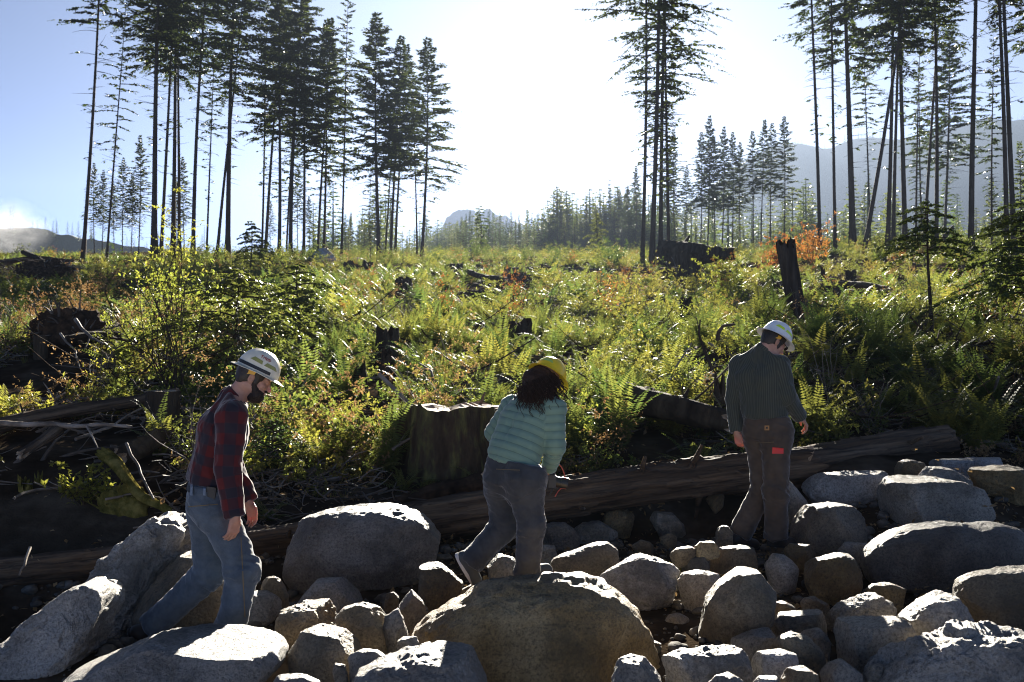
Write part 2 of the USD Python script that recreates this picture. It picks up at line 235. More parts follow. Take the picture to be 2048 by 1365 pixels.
def conifer(prim, seed, H, r0, cb, Lmax, nb, tufts, width, mat_="needle", droop=0.25, bare=30, irregular=0.35, topsharp=0.8, side=None):
    rng = np.random.default_rng(seed)
    tz = np.linspace(0, 1, 15); sway = np.stack([0.012 * H * np.sin(tz * 2.6 + seed), 0.012 * H * np.cos(tz * 2.1 + seed * 2), tz * H], 1); sway[:, :2] -= sway[0, :2]
    axis = lambda h: np.array([np.interp(h, tz, sway[:, 0]), np.interp(h, tz, sway[:, 1]), h * H])
    flare = 1 + 0.5 * np.exp(-tz * 40); tr = MB().tube(sway, r0 * (1 - tz * 0.96) ** 0.85 * flare, 9)
    obj("trunk", tr.mesh(), "bark", prim, smooth=True)
    cr, tw = MB(), MB()
    for b in range(nb):
        s = (b + rng.uniform()) / nb; h = cb + (0.995 - cb) * s ** 0.9
        a0_ = b * 2.4
        L = Lmax * (1 - s) ** topsharp * (0.55 + 0.45 * min(1, s * 4)) * rng.uniform(1 - irregular, 1 + irregular) * (1 + 0.5 * fbm(np.array([[h * 9, math.cos(a0_) * 1.2 + seed, math.sin(a0_) * 1.2]]), 2, seed)[0]) + 0.18
        a = b * 2.4 + rng.uniform(-0.5, 0.5)
        if side is not None and rng.uniform() < 0.35: a = side + rng.normal() * 0.7
        el = np.interp(s, [0, 0.5, 1], [0.02, 0.25, 0.85]) + rng.normal() * 0.2
        root = axis(h); dr = np.array([math.cos(a) * math.cos(el), math.sin(a) * math.cos(el), math.sin(el)])
        dp = droop * rng.uniform(0.6, 1.4) * (1 - 0.6 * s)
        n = max(6, int(tufts * 1.25 * (0.35 + L / Lmax)))
        spray(cr, root, dr, L, width * 0.7, dp, n, rng)
        for _ in range(3 if L > 0.9 else 0):
            t0 = rng.uniform(0.3, 0.7); r2 = root + dr * L * t0 - [0, 0, dp * t0 ** 1.8 * L]; a2 = a + rng.choice([-1, 1]) * rng.uniform(0.4, 0.9)
            spray(cr, r2, np.array([math.cos(a2), math.sin(a2), el * 0.6]), L * rng.uniform(0.3, 0.55), width * 0.6, dp, int(n * 0.45), rng)
        if L > 0.5:
            t = np.linspace(0, 1, 4)[:, None]; q = root + dr * L * t; q[:, 2] -= (dp * t ** 1.8 * L)[:, 0]
            tw.tube(q, np.linspace(0.035, 0.008, 4) * (0.5 + L / Lmax), 3, cap=False)
    for b in range(bare):
        h = cb * rng.uniform(0.25, 1.0) ** 0.6 if cb > 0.1 else rng.uniform(0, 0.1); a = rng.uniform(0, 2 * PI); L = Lmax * rng.uniform(0.08, 0.55) * (h / max(cb, .01)) ** 1.5 + 0.2
        root = axis(h); t = np.linspace(0, 1, 4)[:, None]; q = root + np.array([math.cos(a), math.sin(a), 0.0]) * L * t; q[:, 2] += (rng.uniform(-0.35, 0.25) * t ** 2 * L)[:, 0]
        tw.tube(q, np.linspace(0.03, 0.006, 4), 3, cap=False)
        if rng.uniform() < 0.3: spray(cr, root + np.array([math.cos(a), math.sin(a), 0.0]) * L * 0.4, np.array([math.cos(a), math.sin(a), -0.1]), L * 0.6, width * 0.7, 0.3, 8, rng)
    obj("branchwork", tw.mesh(), "bark", prim, kind="stuff")
    obj("crown", cr.mesh(), mat_, prim)
CON = {  # kind: height, trunk radius and the way each grows
    "tall_a": dict(seed=1, H=34, r0=0.18, cb=0.52, Lmax=4.2, nb=100, tufts=44, width=0.62, bare=36),
    "tall_b": dict(seed=2, H=33, r0=0.16, cb=0.60, Lmax=3.7, nb=80, tufts=40, width=0.58, bare=34),
    "tall_c": dict(seed=3, H=35, r0=0.23, cb=0.46, Lmax=4.9, nb=120, tufts=48, width=0.66, bare=20),
    "sparse_a": dict(seed=4, H=32, r0=0.12, cb=0.40, Lmax=2.6, nb=52, tufts=26, width=0.5, bare=60, droop=0.35, irregular=0.6),
    "sparse_b": dict(seed=5, H=31, r0=0.13, cb=0.55, Lmax=2.3, nb=60, tufts=30, width=0.5, bare=50, droop=0.3, irregular=0.6),
    "mossy": dict(seed=6, H=38, r0=0.14, cb=0.3, Lmax=3.5, nb=105, tufts=30, width=0.55, bare=110, droop=0.22, irregular=0.7, topsharp=0.35),
    "flag": dict(seed=7, H=33, r0=0.17, cb=0.58, Lmax=5.2, nb=80, tufts=44, width=0.62, bare=34, side=PI, irregular=0.4),
    "spire": dict(seed=8, H=26, r0=0.15, cb=0.44, Lmax=4.0, nb=112, tufts=44, width=0.58, bare=40, topsharp=0.95),
    "wide": dict(seed=9, H=26, r0=0.15, cb=0.34, Lmax=4.3, nb=128, tufts=46, width=0.6, bare=34, topsharp=0.85),
    "young_a": dict(seed=10, H=12, r0=0.1, cb=0.04, Lmax=2.1, nb=90, tufts=22, width=0.5, bare=4, mat_="young_needle", topsharp=1.0),
    "young_b": dict(seed=11, H=14, r0=0.1, cb=0.07, Lmax=1.9, nb=90, tufts=22, width=0.5, bare=6, mat_="needle", topsharp=0.9),
    "young_c": dict(seed=12, H=11, r0=0.1, cb=0.03, Lmax=2.4, nb=80, tufts=26, width=0.52, bare=4, mat_="young_needle", topsharp=0.9, irregular=0.5),
    "pole": dict(seed=13, H=20, r0=0.11, cb=0.35, Lmax=1.7, nb=50, tufts=22, width=0.45, bare=40, irregular=0.6),
}
for key, kw in CON.items(): proto(key, lambda p, kw=kw: conifer(p, **kw))
def tree(kind, px, d, top=None, w=None, H=None, label="", group=None, rot=None, cat="tree", name="conifer_tree", base=None):
    """top: (px, py) of a point up the trunk, for the lean; w: trunk width in photograph pixels; H: height."""
    b = on_ground(px, d, 0.15); k = CON[kind]; H = H or k["H"]
    tilt = np.array([0.0, 0, 1])
    if top is not None:
        q = P(top[0], top[1], d); tilt = (q - b) / np.linalg.norm(q - b)
    sr = (w * d / F / 2) / k["r0"] if w else H / k["H"]
    s = H / k["H"]; sw = 0.35 * s + 0.65 * min(sr, 1.6)
    rot = rot if rot is not None else (px * 7.13) % 360
    copy(kind, name, label, cat, b, group, rot, (max(0.55 * s, min(sw, 1.5 * s)),) * 2 + (s,), tilt)
G1 = "tall conifers of the clump on the ridge behind the bearded man"
L1 = "tall bare-trunked conifer in the clump on the ridge behind the bearded man"
G2 = "slim conifers at the clump's thinning end"
L2 = "slim tall conifer among those lined up just before the clump's single outlying tree"
for a in [  # kind, px, d, top, w, H, label, group
    ("flag", 165, 82, (187, 0), 8, 34, "lone tall conifer at the far end of the row, boughs swept to one side", None),
    ("sparse_a", 213, 84, (240, 60), 5, 24, "thin ragged conifer with sparse boughs down most of its leaning trunk", None),
    ("tall_c", 309, 84, (327, 0), 12, 36, "thickest trunk of the ridge clump, rising out of the tall leafy shrub", None),
    ("tall_b", 303, 90, (318, 100), 6, 30, L1, G1), ("tall_a", 321, 86, (341, 0), 7, 33, L1, G1), ("tall_c", 345, 86, (358, 0), 9, 35, L1, G1),
    ("tall_b", 358, 88, (372, 0), 7, 33, L1, G1), ("tall_a", 386, 84, (408, 20), 9, 32, L1, G1),
    ("sparse_b", 413, 86, (426, 160), 5, 20, "thin stripped conifer with short stub branches, its top among the clump's crowns", None),
    ("tall_b", 433, 84, (460, 120), 7, 27, L1, G1), ("tall_c", 455, 84, (481, 0), 12, 31, "pale stout trunk at the edge of the clump, crown reaching far down", None),
    ("sparse_b", 523, 88, (548, 60), 5, 25.5, L2, G2), ("spire", 530, 88, (552, 60), 7, 25.5, L2, G2), ("spire", 558, 84, (574, 60), 9, 23, L2, G2), ("pole", 572, 90, (580, 200), 5, 16, L2, G2),
    ("tall_a", 581, 84, (592, 30), 10, 25, "tall conifer with a long shaggy pointed crown, highest of the line", None),
    ("spire", 607, 86, (619, 88), 7, 23, L2, G2), ("spire", 635, 88, (646, 115), 6, 21.5, L2, G2), ("wide", 647, 88, (656, 112), 6, 21.5, L2, G2),
    ("sparse_b", 682, 86, (706, 94), 5, 23.5, "single leaning conifer with a narrow tufted top standing apart from the line", None),
    ("wide", 758, 86, (764, 126), 10, 21.5, "full dark pointed conifer, tallest of the middle trio", None),
    ("spire", 781, 90, (791, 171), 7, 20.5, "slim conifer close beside the tallest of the middle trio", None), ("spire", 790, 94, (797, 176), 6, 20.5, "thin outer conifer of the middle trio", None),
    ("pole", 770, 98, (776, 300), 5, 14, "small spindly conifer between the trunks of the middle trio", None), ("pole", 741, 92, (745, 373), 3.5, 9, "bare spindly dead pole beside the middle trio", None),
    ("sparse_b", 834, 90, (837, 243), 4.5, 16.5, "thin half-bare conifer touching the neatly pointed pair mate", None), ("wide", 843, 86, (851, 177), 8, 19.5, "neatly pointed conifer with drooping lower boughs next to open sky", None),
    ("sparse_a", 1284, 66, (1289, 0), 8, 34, "separate thin trunk just before the sunlit group of mossy trunks", None),
    ("mossy", 1303, 64, (1308, 0), 11, 38, "stoutest trunk of the sunlit mossy group", None), ("mossy", 1321, 67, (1323, 0), 9, 37, "middle trunk pressed against the stoutest one of the sunlit group", None),
    ("mossy", 1338, 69, (1342, 0), 6, 36, "slimmest trunk of the sunlit mossy group, at its edge", None),
    ("sparse_b", 1640, 76, (1634, 0), 8, 34, "tall slim conifer standing first at the open edge of the grove", None), ("sparse_b", 1671, 78, (1664, 0), 7, 34, "tall slim conifer standing second from the open edge of the grove", None),
    ("tall_c", 1706, 80, (1703, 0), 15, 33, "stout conifer with a broad dense crown at the grove's edge", None),
    ("tall_a", 1725, 70, (1790, 90), 10, 28, "strongly leaning trunk crossing the grove", None),
    ("tall_a", 1774, 76, (1781, 0), 9, 33, "straight trunk the leaning one crosses", None), ("tall_b", 1786, 82, (1792, 0), 8, 33, "trunk just behind the crossing of leaning and straight trunks", None),
    ("tall_c", 1811, 74, (1811, 0), 10, 33, "upright dark trunk in the middle of the grove", None), ("tall_b", 1848, 86, (1859, 80), 7, 31, "slightly leaning slim trunk past the grove's middle", None),
    ("tall_a", 1872, 78, (1866, 0), 9, 33, "dark trunk beyond the slightly leaning slim one, above the young hemlock", None),
    ("tall_b", 1942, 70, (1931, 0), 13, 36, "thick clean trunk with few boughs standing alone past the grove", None),
    ("pole", 1984, 80, (1980, 112), 5, 18, "spindly half-dead conifer between two thick trunks", None),
    ("tall_a", 2014, 68, (2002, 0), 10, 34, "near trunk of the pair at the picture's edge", None), ("tall_b", 2030, 66, (2020, 0), 12, 34, "outermost trunk of the pair at the picture's edge", None),
    ("tall_c", 2085, 72, (2070, 0), 11, 34, "big conifer whose boughs hang in at the picture's edge", None), ("tall_a", 2130, 70, (2120, 0), 11, 34, "big conifer outside the picture's edge", None),
    ("wide", 1889, 120, None, 7, 26, "full bushy conifer standing behind the grove", None),
    ("pole", 1832, 105, None, 5, 24, "thin trunk in the gap behind the middle of the grove", None), ("pole", 1845, 112, None, 5, 20, "second thin trunk in the gap behind the middle of the grove", None),
    ("young_c", 1986, 84, None, None, 6, "small bright green conifer lit between the trunks", None), ("young_a", 2040, 82, None, None, 9, "small conifer dark at the picture's edge", None),
    ("sparse_b", 1740, 100, None, 5, 22, "thin trunk partly hidden by the leaning one", None)]:
    tree(a[0], a[1], a[2], a[3], a[4], a[5], a[6], a[7])
def by_top(kind, px, py_top, d, label, group, name="conifer_tree", rng=random.Random(3)):
    b = on_ground(px, d); H = max(2.5, CAMZ + (HY - py_top) / F * d - b[2])
    tree(kind, px, d, None, None, H, label, group, rot=rng.uniform(0, 360), name=name)
for px, py in ((189, 325), (204, 338)): by_top("wide", px, py, 130, "short full conifer of the pair between the two outermost ridge trunks", "pair of short conifers")
for px, py in ((245, 314), (262, 345), (277, 268), (229, 360)): by_top("wide", px, py, 128, "short conifer in the small thicket before the ridge clump", "short conifers before the ridge clump")
for px, py in ((369, 312), (352, 350)): by_top("wide", px, py, 125, "short dark conifer seen through the ridge clump's trunks", "short conifers within the ridge clump")
for px, py in ((541, 400), (596, 330), (620, 390)): by_top("wide", px, py, 130, "short conifer behind the line of slim trunks", "short conifers behind the slim line")
for px, py in ((1415, 230), (1430, 268), (1444, 252), (1464, 262), (1481, 284), (1401, 262)): by_top("wide", px, py, 150, "hazy tall conifer of the clump just past the sunlit mossy trunks", "hazy clump past the sunlit trunks")
for px, py in ((1507, 258), (1522, 239), (1540, 243)): by_top("spire", px, py, 140, "slim hazy conifer before the broad-crowned one", "slim hazy conifers")
by_top("wide", 1568, 230, 135, "broad-crowned hazy conifer last before the open mountain view", None)
for px, py in ((1350, 258), (1338, 300), (1270, 330), (1372, 330), (1258, 370)): by_top("wide", px, py, 160, "hazy conifer behind the sunlit mossy trunks", "hazy conifers behind the sunlit trunks")
rg = random.Random(11)
far = "hazy conifer of the far tree line"
tops = np.array([(655, 470), (700, 425), (740, 455), (800, 465), (870, 470), (905, 445), (930, 430), (975, 420), (1005, 425), (1075, 425), (1110, 430), (1140, 400), (1165, 400), (1200, 400), (1222, 370), (1260, 385), (1330, 400), (1400, 430), (1500, 430), (1600, 430), (1700, 440), (1800, 430), (1900, 430), (2000, 420), (2100, 420)], float)
for i in range(205):
    px = rg.uniform(640, 2090) if i % 3 == 0 else rg.uniform(640, 1310)
    py = np.interp(px, tops[:, 0], tops[:, 1]) + abs(rg.gauss(0, 26)) - (10 if rg.random() < 0.2 else 0) + (12 if px > 1400 else 0)
    d = rg.uniform(165, 235) if px < 1330 else rg.uniform(130, 220)
    by_top(rg.choice(["young_a", "young_b", "young_b", "young_c"]), px, py, d, far, "far tree line across the clearing's end")
for px, py in ((700, 424), (930, 428), (976, 418), (1000, 425), (1075, 424), (1136, 395), (1174, 390), (1222, 358), (1240, 372), (1208, 402)):
    by_top("young_b", px, py, 200, far, "far tree line across the clearing's end")
# far woods that read as one mass
def wood(name, mesh, n, h, d0, seed, mat_="needle", at=None, wide=1.0):
    rng = np.random.default_rng(seed); pts = at if at is not None else trimesh.sample.sample_surface(trimesh.Trimesh(*mesh, process=False), n, seed=seed)[0]
    protos_ = []
    for k in range(3):
        mb = MB(); nb_ = 46
        for b in range(nb_):
            q_ = 0.05 + 0.94 * b / nb_; a = b * 2.4; L = (0.15, 0.19, 0.23)[k] * (1 - q_) ** 0.75 * rng.uniform(0.55, 1.25) + 0.012
            spray(mb, np.array([0, 0, q_]), np.array([math.cos(a), math.sin(a), 0.3]), L, 0.05 * (1.25 - 0.8 * q_), 0.35, 11, rng, 1.0, 1.6)
        mb.tube([[0, 0, 0], [0, 0, 0.985]], [0.011, 0.002], 4); protos_.append(mb.mesh())
    pi = UsdGeom.PointInstancer.Define(stage, numbered("/World", name)); tag(pi.GetPrim(), kind="stuff")
    for mesh_ in protos_: pi.CreatePrototypesRel().AddTarget(usdkit.mesh(stage, numbered(str(pi.GetPath()), "tree_shape"), mesh_, M(mat_)).GetPath())
    pi.CreateProtoIndicesAttr(Vt.IntArray.FromNumpy(rng.integers(0, 3, n).astype(np.int32)))
    pi.CreatePositionsAttr(Vt.Vec3fArray.FromNumpy(pts.astype(np.float32)))
    s = (h * (0.45 + 0.75 * rng.uniform(size=n) ** 1.6))[:, None] * np.array([[wide, wide, 1.0]]); pi.CreateScalesAttr(Vt.Vec3fArray.FromNumpy(s.astype(np.float32)))
wood("ridge_forest", rm, 6000, 15, 1500, 4); wood("hill_forest", hm, 1500, 13, 520, 5)
_r = np.random.default_rng(31); _u = np.concatenate([_r.uniform(-0.2, 0.6, 560), _r.uniform(-0.1, 0.16, 640)]); _d = _r.uniform(190, 320, 1200); _d = np.where((_u > -0.12) & (_u < 0.03), 275 + (_d - 190) * 0.5, _d)
wood("far_wood", None, 1200, 13, 0, 6, "young_needle", wide=1.8, at=np.stack([_u * _d, _d, ground(_u * _d, _d)], 1))

# the wisp of mist against the wooded hill
mat("mist", {"tc": ("texture_coordinate", {}), "n": ("noise_texture", {"scale": 1.7, "detail": 5.0, "roughness": 0.6}), "len": ("vector_math", {"math_type": "length"}), "fall": ("map_range", {"from_min": 0.25, "from_max": 0.95, "to_min": 1.0, "to_max": 0.0, "clamp": True}),
    "nz": ("map_range", {"from_min": 0.42, "from_max": 0.7, "to_min": 0.0, "to_max": 0.035, "clamp": True}), "m": ("math", {"math_type": "multiply"}), "v": ("principled_volume", {"color": (0.96, 0.97, 1.0), "anisotropy": 0.4})},
    [("tc.object", "n.vector"), ("tc.object", "len.vector1"), ("len.value", "fall.value"), ("n.fac", "nz.value"), ("fall.result", "m.value1"), ("nz.result", "m.value2"), ("m.value", "v.density")], volume="v.volume")
_s = trimesh.creation.icosphere(3); mm = obj("mist", (np.array(_s.vertices), np.array(_s.faces)), "mist", kind="stuff")
_x = UsdGeom.Xformable(mm); _x.AddTranslateOp().Set(Gf.Vec3d(*P(-12, 462, 400))); _x.AddScaleOp().Set(Gf.Vec3f(26, 14, 15))
# ---------------------------------------------------------------- rocks of the stream bed
def rock_shape(pts, d, seed, n=2.8, top=0.10, depth=0.8, cuts=5, lump=0.05, sub=5, ragged=0.5, sink=True):
    """A boulder whose outline seen from the path is pts; its depth is its own. Returns centre and mesh about it."""
    rng = np.random.default_rng(seed)
    pts = np.array(pts, float); c = (pts.min(0) + pts.max(0)) / 2
    from shapely.geometry import Polygon, Point
    poly = Polygon(pts)
    if not poly.contains(Point(*c)): c = np.array(poly.centroid.coords[0])
    th = np.linspace(-PI, PI, 181); dx, dy = np.cos(th[:-1]), -np.sin(th[:-1]); a = pts - c; e = np.roll(a, -1, 0) - a
    den = dx[:, None] * e[:, 1] - dy[:, None] * e[:, 0]; den = np.where(np.abs(den) < 1e-9, 1e-9, den)
    tt = (a[:, 0] * e[:, 1] - a[:, 1] * e[:, 0]) / den; uu = (a[:, 0] * dy[:, None] - a[:, 1] * dx[:, None]) / den
    rad = np.where((uu >= -1e-6) & (uu <= 1 + 1e-6) & (tt > 0), tt, 0).max(1)
    rad = np.array(rad); kern = np.array([.06, .24, .4, .24, .06]); rad = np.convolve(np.concatenate([rad[-2:], rad, rad[:2]]), kern, "valid"); rad = np.append(rad, rad[0])
    s = trimesh.creation.icosphere(sub); v = np.array(s.vertices); f = np.array(s.faces)
    W, Hh = np.ptp(pts[:, 0]) * d / F / 2, np.ptp(pts[:, 1]) * d / F / 2
    Dp = depth * (W * Hh) ** 0.5 if W > 2.2 * Hh else depth * min(W, 1.4 * Hh)
    rho = np.hypot(v[:, 0], v[:, 2]); ang = np.arctan2(v[:, 2], v[:, 0]); r = np.interp(ang, th, rad) * d / F
    e = 2 / n; q = np.stack([rho ** e * r * np.cos(ang), np.sign(v[:, 1]) * np.abs(v[:, 1]) ** e * Dp, rho ** e * r * np.sin(ang)], 1)
    # flat faces: a top that leans to the path, and some at random in front
    zt = rad[np.abs(th - PI / 2).argmin()] * d / F
    planes = []
    if top is not None:
        tx = rng.uniform(-0.12, 0.12); nn = np.array([tx, -math.sin(math.radians(min(7, 1 + top * 14))), 1.0]); nn /= np.linalg.norm(nn); planes.append((nn, nn @ np.array([0, Dp * 0.25, zt * 0.98])))
    for _ in range(cuts):
        a = rng.uniform(-PI, 0); el = rng.uniform(-0.35, 0.75); nn = np.array([math.cos(a) * math.cos(el), math.sin(a) * math.cos(el), math.sin(el)])
        ext = (q @ nn).max(); planes.append((nn, ext * rng.uniform(*((0.66, 0.92) if cuts > 5 else (0.74, 0.94)))))
    for nn, dist in planes:
        over = np.maximum(q @ nn - dist, 0); q = q - nn * (over * 0.985)[:, None]
    size = (W * Hh) ** 0.5; nv = q / (np.linalg.norm(q, axis=1, keepdims=True) + 1e-9)
    amp = lump * size; qn = q / size
    dd = amp * fbm(qn * 1.3 + seed * 9.7, 3, seed) + amp * 1.5 * fbm(qn * 4.5 + seed, 4, seed + 1) * ragged + amp * 0.55 * fbm(qn * 13 + seed, 3, seed + 6) - amp * 0.8 * ragged * np.maximum(0, 0.16 - np.abs(fbm(qn * 1.6 + seed * 3.1, 3, seed + 2))) * 3
    tq = fbm(qn * 2.4 + seed * 1.9, 2, seed + 4); dd = dd + ragged * amp * 0.9 * (np.round(tq * 5) / 5 - tq)
    q = q + nv * dd[:, None]
    ctr = P(c[0], c[1], d)
    if sink:
        g = gz(ctr[0], ctr[1]) - 0.08 - ctr[2]; lo = q[:, 2].min()
        if lo > g: m = q[:, 2] < 0; q[m, 2] *= min(g / lo, 2.1 if sub <= 4 else 9)
    return ctr, (q, f)
BOX = []
def rock(label, pts, d, mat_="granite", group=None, name="boulder", **kw):
    seed = (int(pts[0][0]) * 31 + int(pts[0][1]) * 17 + len(pts)) % 9973
    _p = np.array(pts, float); BOX.append((*((_p.max(0) + _p.min(0)) / 2), *((_p.max(0) - _p.min(0)) / 2 * .82)))
    kw.setdefault('cuts', 10 if mat_ == 'granite' else 6)
    c, m = rock_shape(pts, d, seed, **kw)
    return obj(name, m, mat_, None, smooth=30, label=label, cat="rock" if name != "boulder" else "boulder", group=group, loc=c)
B, G_ = "brown_granite", "granite"
rock("huge rounded boulder that the woman steps onto", [(800, 1290), (845, 1240), (900, 1200), (960, 1170), (1040, 1155), (1100, 1146), (1165, 1150), (1225, 1175), (1270, 1215), (1300, 1270), (1318, 1330), (1330, 1430), (1240, 1450), (1000, 1450), (850, 1400)], 5.7, B, sub=5, top=0.06, n=2.5, cuts=3, lump=0.06, depth=0.75)
rock("pale rough rock at the picture's bottom edge before the huge rounded boulder", [(674, 1365), (766, 1319), (832, 1303), (898, 1282), (940, 1294), (977, 1319), (1020, 1370), (1000, 1460), (800, 1470), (660, 1440)], 4.7, G_, sub=5, top=0.22, ragged=0.9)
rock("long slab with striped leg shadows in front of the bearded man", [(125, 1372), (160, 1337), (239, 1303), (308, 1276), (410, 1262), (461, 1256), (526, 1267), (556, 1288), (569, 1308), (562, 1335), (533, 1358), (500, 1420), (300, 1470), (130, 1440)], 5.05, G_, sub=5, top=0.24, n=3.2, cuts=3, depth=0.95)
rock("big blocky boulder with a flat lit top between the bearded man and the woman", [(571, 1149), (583, 1075), (604, 1037), (666, 1018), (720, 1013), (782, 1011), (836, 1028), (861, 1052), (878, 1079), (868, 1124), (845, 1157), (716, 1190), (600, 1185)], 7.5, B, sub=5, top=0.04, n=3.4, cuts=3)
rock("fractured grey slab rising behind the bearded man's trailing leg", [(164, 1180), (180, 1148), (239, 1102), (285, 1062), (321, 1028), (359, 1040), (382, 1058), (386, 1110), (330, 1190), (240, 1240), (180, 1230)], 6.9, G_, sub=5, n=4.5, top=None, cuts=4, ragged=1.2, lump=0.08)
rock("long leaning slab filling the lower corner beside the dark hollow", [(-60, 1330), (0, 1291), (45, 1262), (85, 1226), (130, 1190), (175, 1160), (215, 1168), (222, 1205), (200, 1270), (165, 1340), (125, 1410), (-60, 1430)], 5.8, G_, sub=5, n=4.5, top=None, cuts=4, ragged=1.0, lump=0.07)
rock("shaded round boulder right behind the bearded man's legs", [(240, 1280), (262, 1230), (290, 1166), (314, 1132), (359, 1105), (400, 1098), (440, 1125), (470, 1170), (480, 1230), (440, 1290), (300, 1300)], 6.75, B, top=0.08)
rock("sliver of a pale rock just past the bearded man's front leg", [(440, 1230), (480, 1190), (525, 1182), (550, 1196), (569, 1218), (540, 1250), (490, 1275), (440, 1270)], 6.35, G_, top=0.2)
rock("upright small stone below the little fern sprout", [(523, 1160), (541, 1149), (562, 1162), (578, 1192), (576, 1240), (540, 1250), (520, 1205)], 6.5, B, sub=4)
rock("flat bluish slab at the foot of the blocky boulder", [(570, 1210), (591, 1183), (637, 1158), (687, 1157), (724, 1184), (730, 1208), (700, 1228), (620, 1240)], 6.5, G_, top=0.3)
rock("jagged brown stone with a lit rough top before the flat bluish slab", [(527, 1260), (554, 1228), (590, 1212), (612, 1203), (654, 1199), (672, 1216), (676, 1249), (640, 1290), (575, 1305), (540, 1290)], 5.8, B, ragged=1.2, top=0.2)
rock("smooth tan stone leaning against the ridged one", [(668, 1236), (687, 1216), (724, 1206), (757, 1215), (772, 1232), (788, 1270), (793, 1297), (740, 1305), (687, 1262)], 5.6, B, n=2.5)
rock("ridged stone with one bright side leaning beside the smooth tan one", [(768, 1236), (795, 1216), (806, 1236), (818, 1274), (804, 1292), (775, 1300), (764, 1270)], 5.55, G_, sub=4, ragged=1.0)
rock("dark conical stone before the huge boulder's shaded flank", [(795, 1210), (812, 1186), (823, 1180), (845, 1203), (858, 1224), (845, 1257), (807, 1252)], 6.05, B, sub=4, top=None)
rock("tiny rounded stone behind the dark conical one", [(764, 1205), (772, 1188), (786, 1183), (798, 1195), (797, 1216), (775, 1222)], 6.4, B, sub=4)
rock("pale two-faced stone in the lower middle with a shadow across it", [(578, 1305), (604, 1264), (637, 1253), (687, 1263), (732, 1295), (712, 1322), (684, 1349), (630, 1360), (583, 1330)], 5.2, B, top=0.3, n=3.2)
rock("rounded pale stone tucked under the two-faced one", [(688, 1335), (697, 1312), (724, 1300), (753, 1302), (772, 1315), (750, 1352), (700, 1365)], 4.95, G_, sub=4, top=0.15)
rock("little angular stone wedged between two pale ones", [(664, 1345), (668, 1327), (690, 1330), (698, 1362), (676, 1370)], 4.9, G_, sub=4)
rock("thin bright stone lying low at the picture's bottom edge", [(530, 1375), (554, 1352), (600, 1350), (640, 1365), (650, 1400), (540, 1410)], 4.65, G_, sub=4, top=0.3)
rock("small white-topped chip against the huge boulder", [(786, 1288), (806, 1275), (832, 1274), (840, 1292), (810, 1306), (788, 1304)], 5.35, G_, sub=4, top=0.3)
rock("dark sharp-edged stone beneath the woman's trailing foot", [(836, 1190), (840, 1130), (850, 1119), (875, 1124), (900, 1142), (928, 1167), (915, 1200), (870, 1222), (845, 1215)], 6.5, B, top=0.3, cuts=4)
rock("low dark stone under the woman's trailing toe", [(918, 1182), (940, 1170), (978, 1169), (1004, 1184), (998, 1208), (930, 1212)], 6.6, B, sub=4, top=0.2)
rock("bright rough rock seen between the woman's legs", [(965, 1148), (980, 1120), (996, 1107), (1027, 1117), (1045, 1140), (1040, 1165), (980, 1172)], 7.1, G_, top=0.35, ragged=1.0)
rock("elongated smooth stone with a humped end past the woman's toe", [(1098, 1124), (1120, 1110), (1148, 1102), (1185, 1087), (1214, 1084), (1235, 1098), (1239, 1124), (1206, 1148), (1123, 1152), (1102, 1143)], 7.4, B, n=2.3, top=None, cuts=1, lump=0.03)
rock("round cobble by the log behind the woman's knee", [(1080, 1080), (1090, 1052), (1105, 1044), (1131, 1047), (1152, 1062), (1167, 1082), (1160, 1102), (1100, 1108)], 8.3, B, n=2.4)
rock("flat-topped dark stone beside the woman's shin", [(1066, 1102), (1072, 1092), (1112, 1090), (1118, 1115), (1075, 1125)], 7.9, G_, sub=4, top=0.2)
rock("bluish wedge stone by the log", [(1143, 1062), (1165, 1046), (1200, 1042), (1238, 1066), (1236, 1086), (1160, 1088)], 8.7, G_, sub=4, top=0.1)
rock("dark round stone against the log past the wedge", [(1204, 1040), (1215, 1020), (1239, 1017), (1270, 1028), (1276, 1050), (1262, 1068), (1220, 1066)], 9.0, B, sub=4)
rock("slanted dark slab in the shade under the log", [(1296, 1040), (1310, 1023), (1345, 1026), (1380, 1062), (1370, 1072), (1320, 1062)], 8.9, G_, sub=4, top=0.15)
rock("broad craggy grey rock right of the huge boulder", [(1200, 1154), (1223, 1140), (1250, 1122), (1285, 1110), (1320, 1122), (1355, 1133), (1366, 1165), (1343, 1195), (1290, 1212), (1240, 1208)], 6.8, G_, top=0.25, ragged=1.1)
rock("craggy grey rock touching the pointed boulder", [(1355, 1165), (1366, 1148), (1395, 1140), (1445, 1150), (1446, 1185), (1410, 1212), (1368, 1208)], 6.6, G_, top=0.25, ragged=1.0)
rock("pointed boulder with one lit slope in the middle of the stones", [(1396, 1265), (1414, 1201), (1437, 1170), (1465, 1148), (1494, 1130), (1512, 1137), (1552, 1185), (1540, 1234), (1500, 1262), (1457, 1278), (1420, 1274)], 5.9, B, sub=5, n=3.4, top=0.06, cuts=6, lump=0.035)
rock("rounded stone that lies under the striped-shirt man's boots", [(1418, 1112), (1430, 1097), (1484, 1091), (1519, 1099), (1531, 1123), (1515, 1142), (1453, 1144), (1424, 1134)], 7.5, B, top=0.22, n=2.6)
rock("egg-shaped stone under the front boot", [(1528, 1134), (1546, 1107), (1570, 1110), (1599, 1134), (1590, 1160), (1546, 1166)], 7.1, B, sub=4, n=2.2, top=None, cuts=1)
rock("rounded stone with a shaded side before the squarish boulder", [(1560, 1107), (1583, 1087), (1620, 1090), (1638, 1112), (1628, 1130), (1590, 1134)], 7.5, B, sub=4, n=2.4)
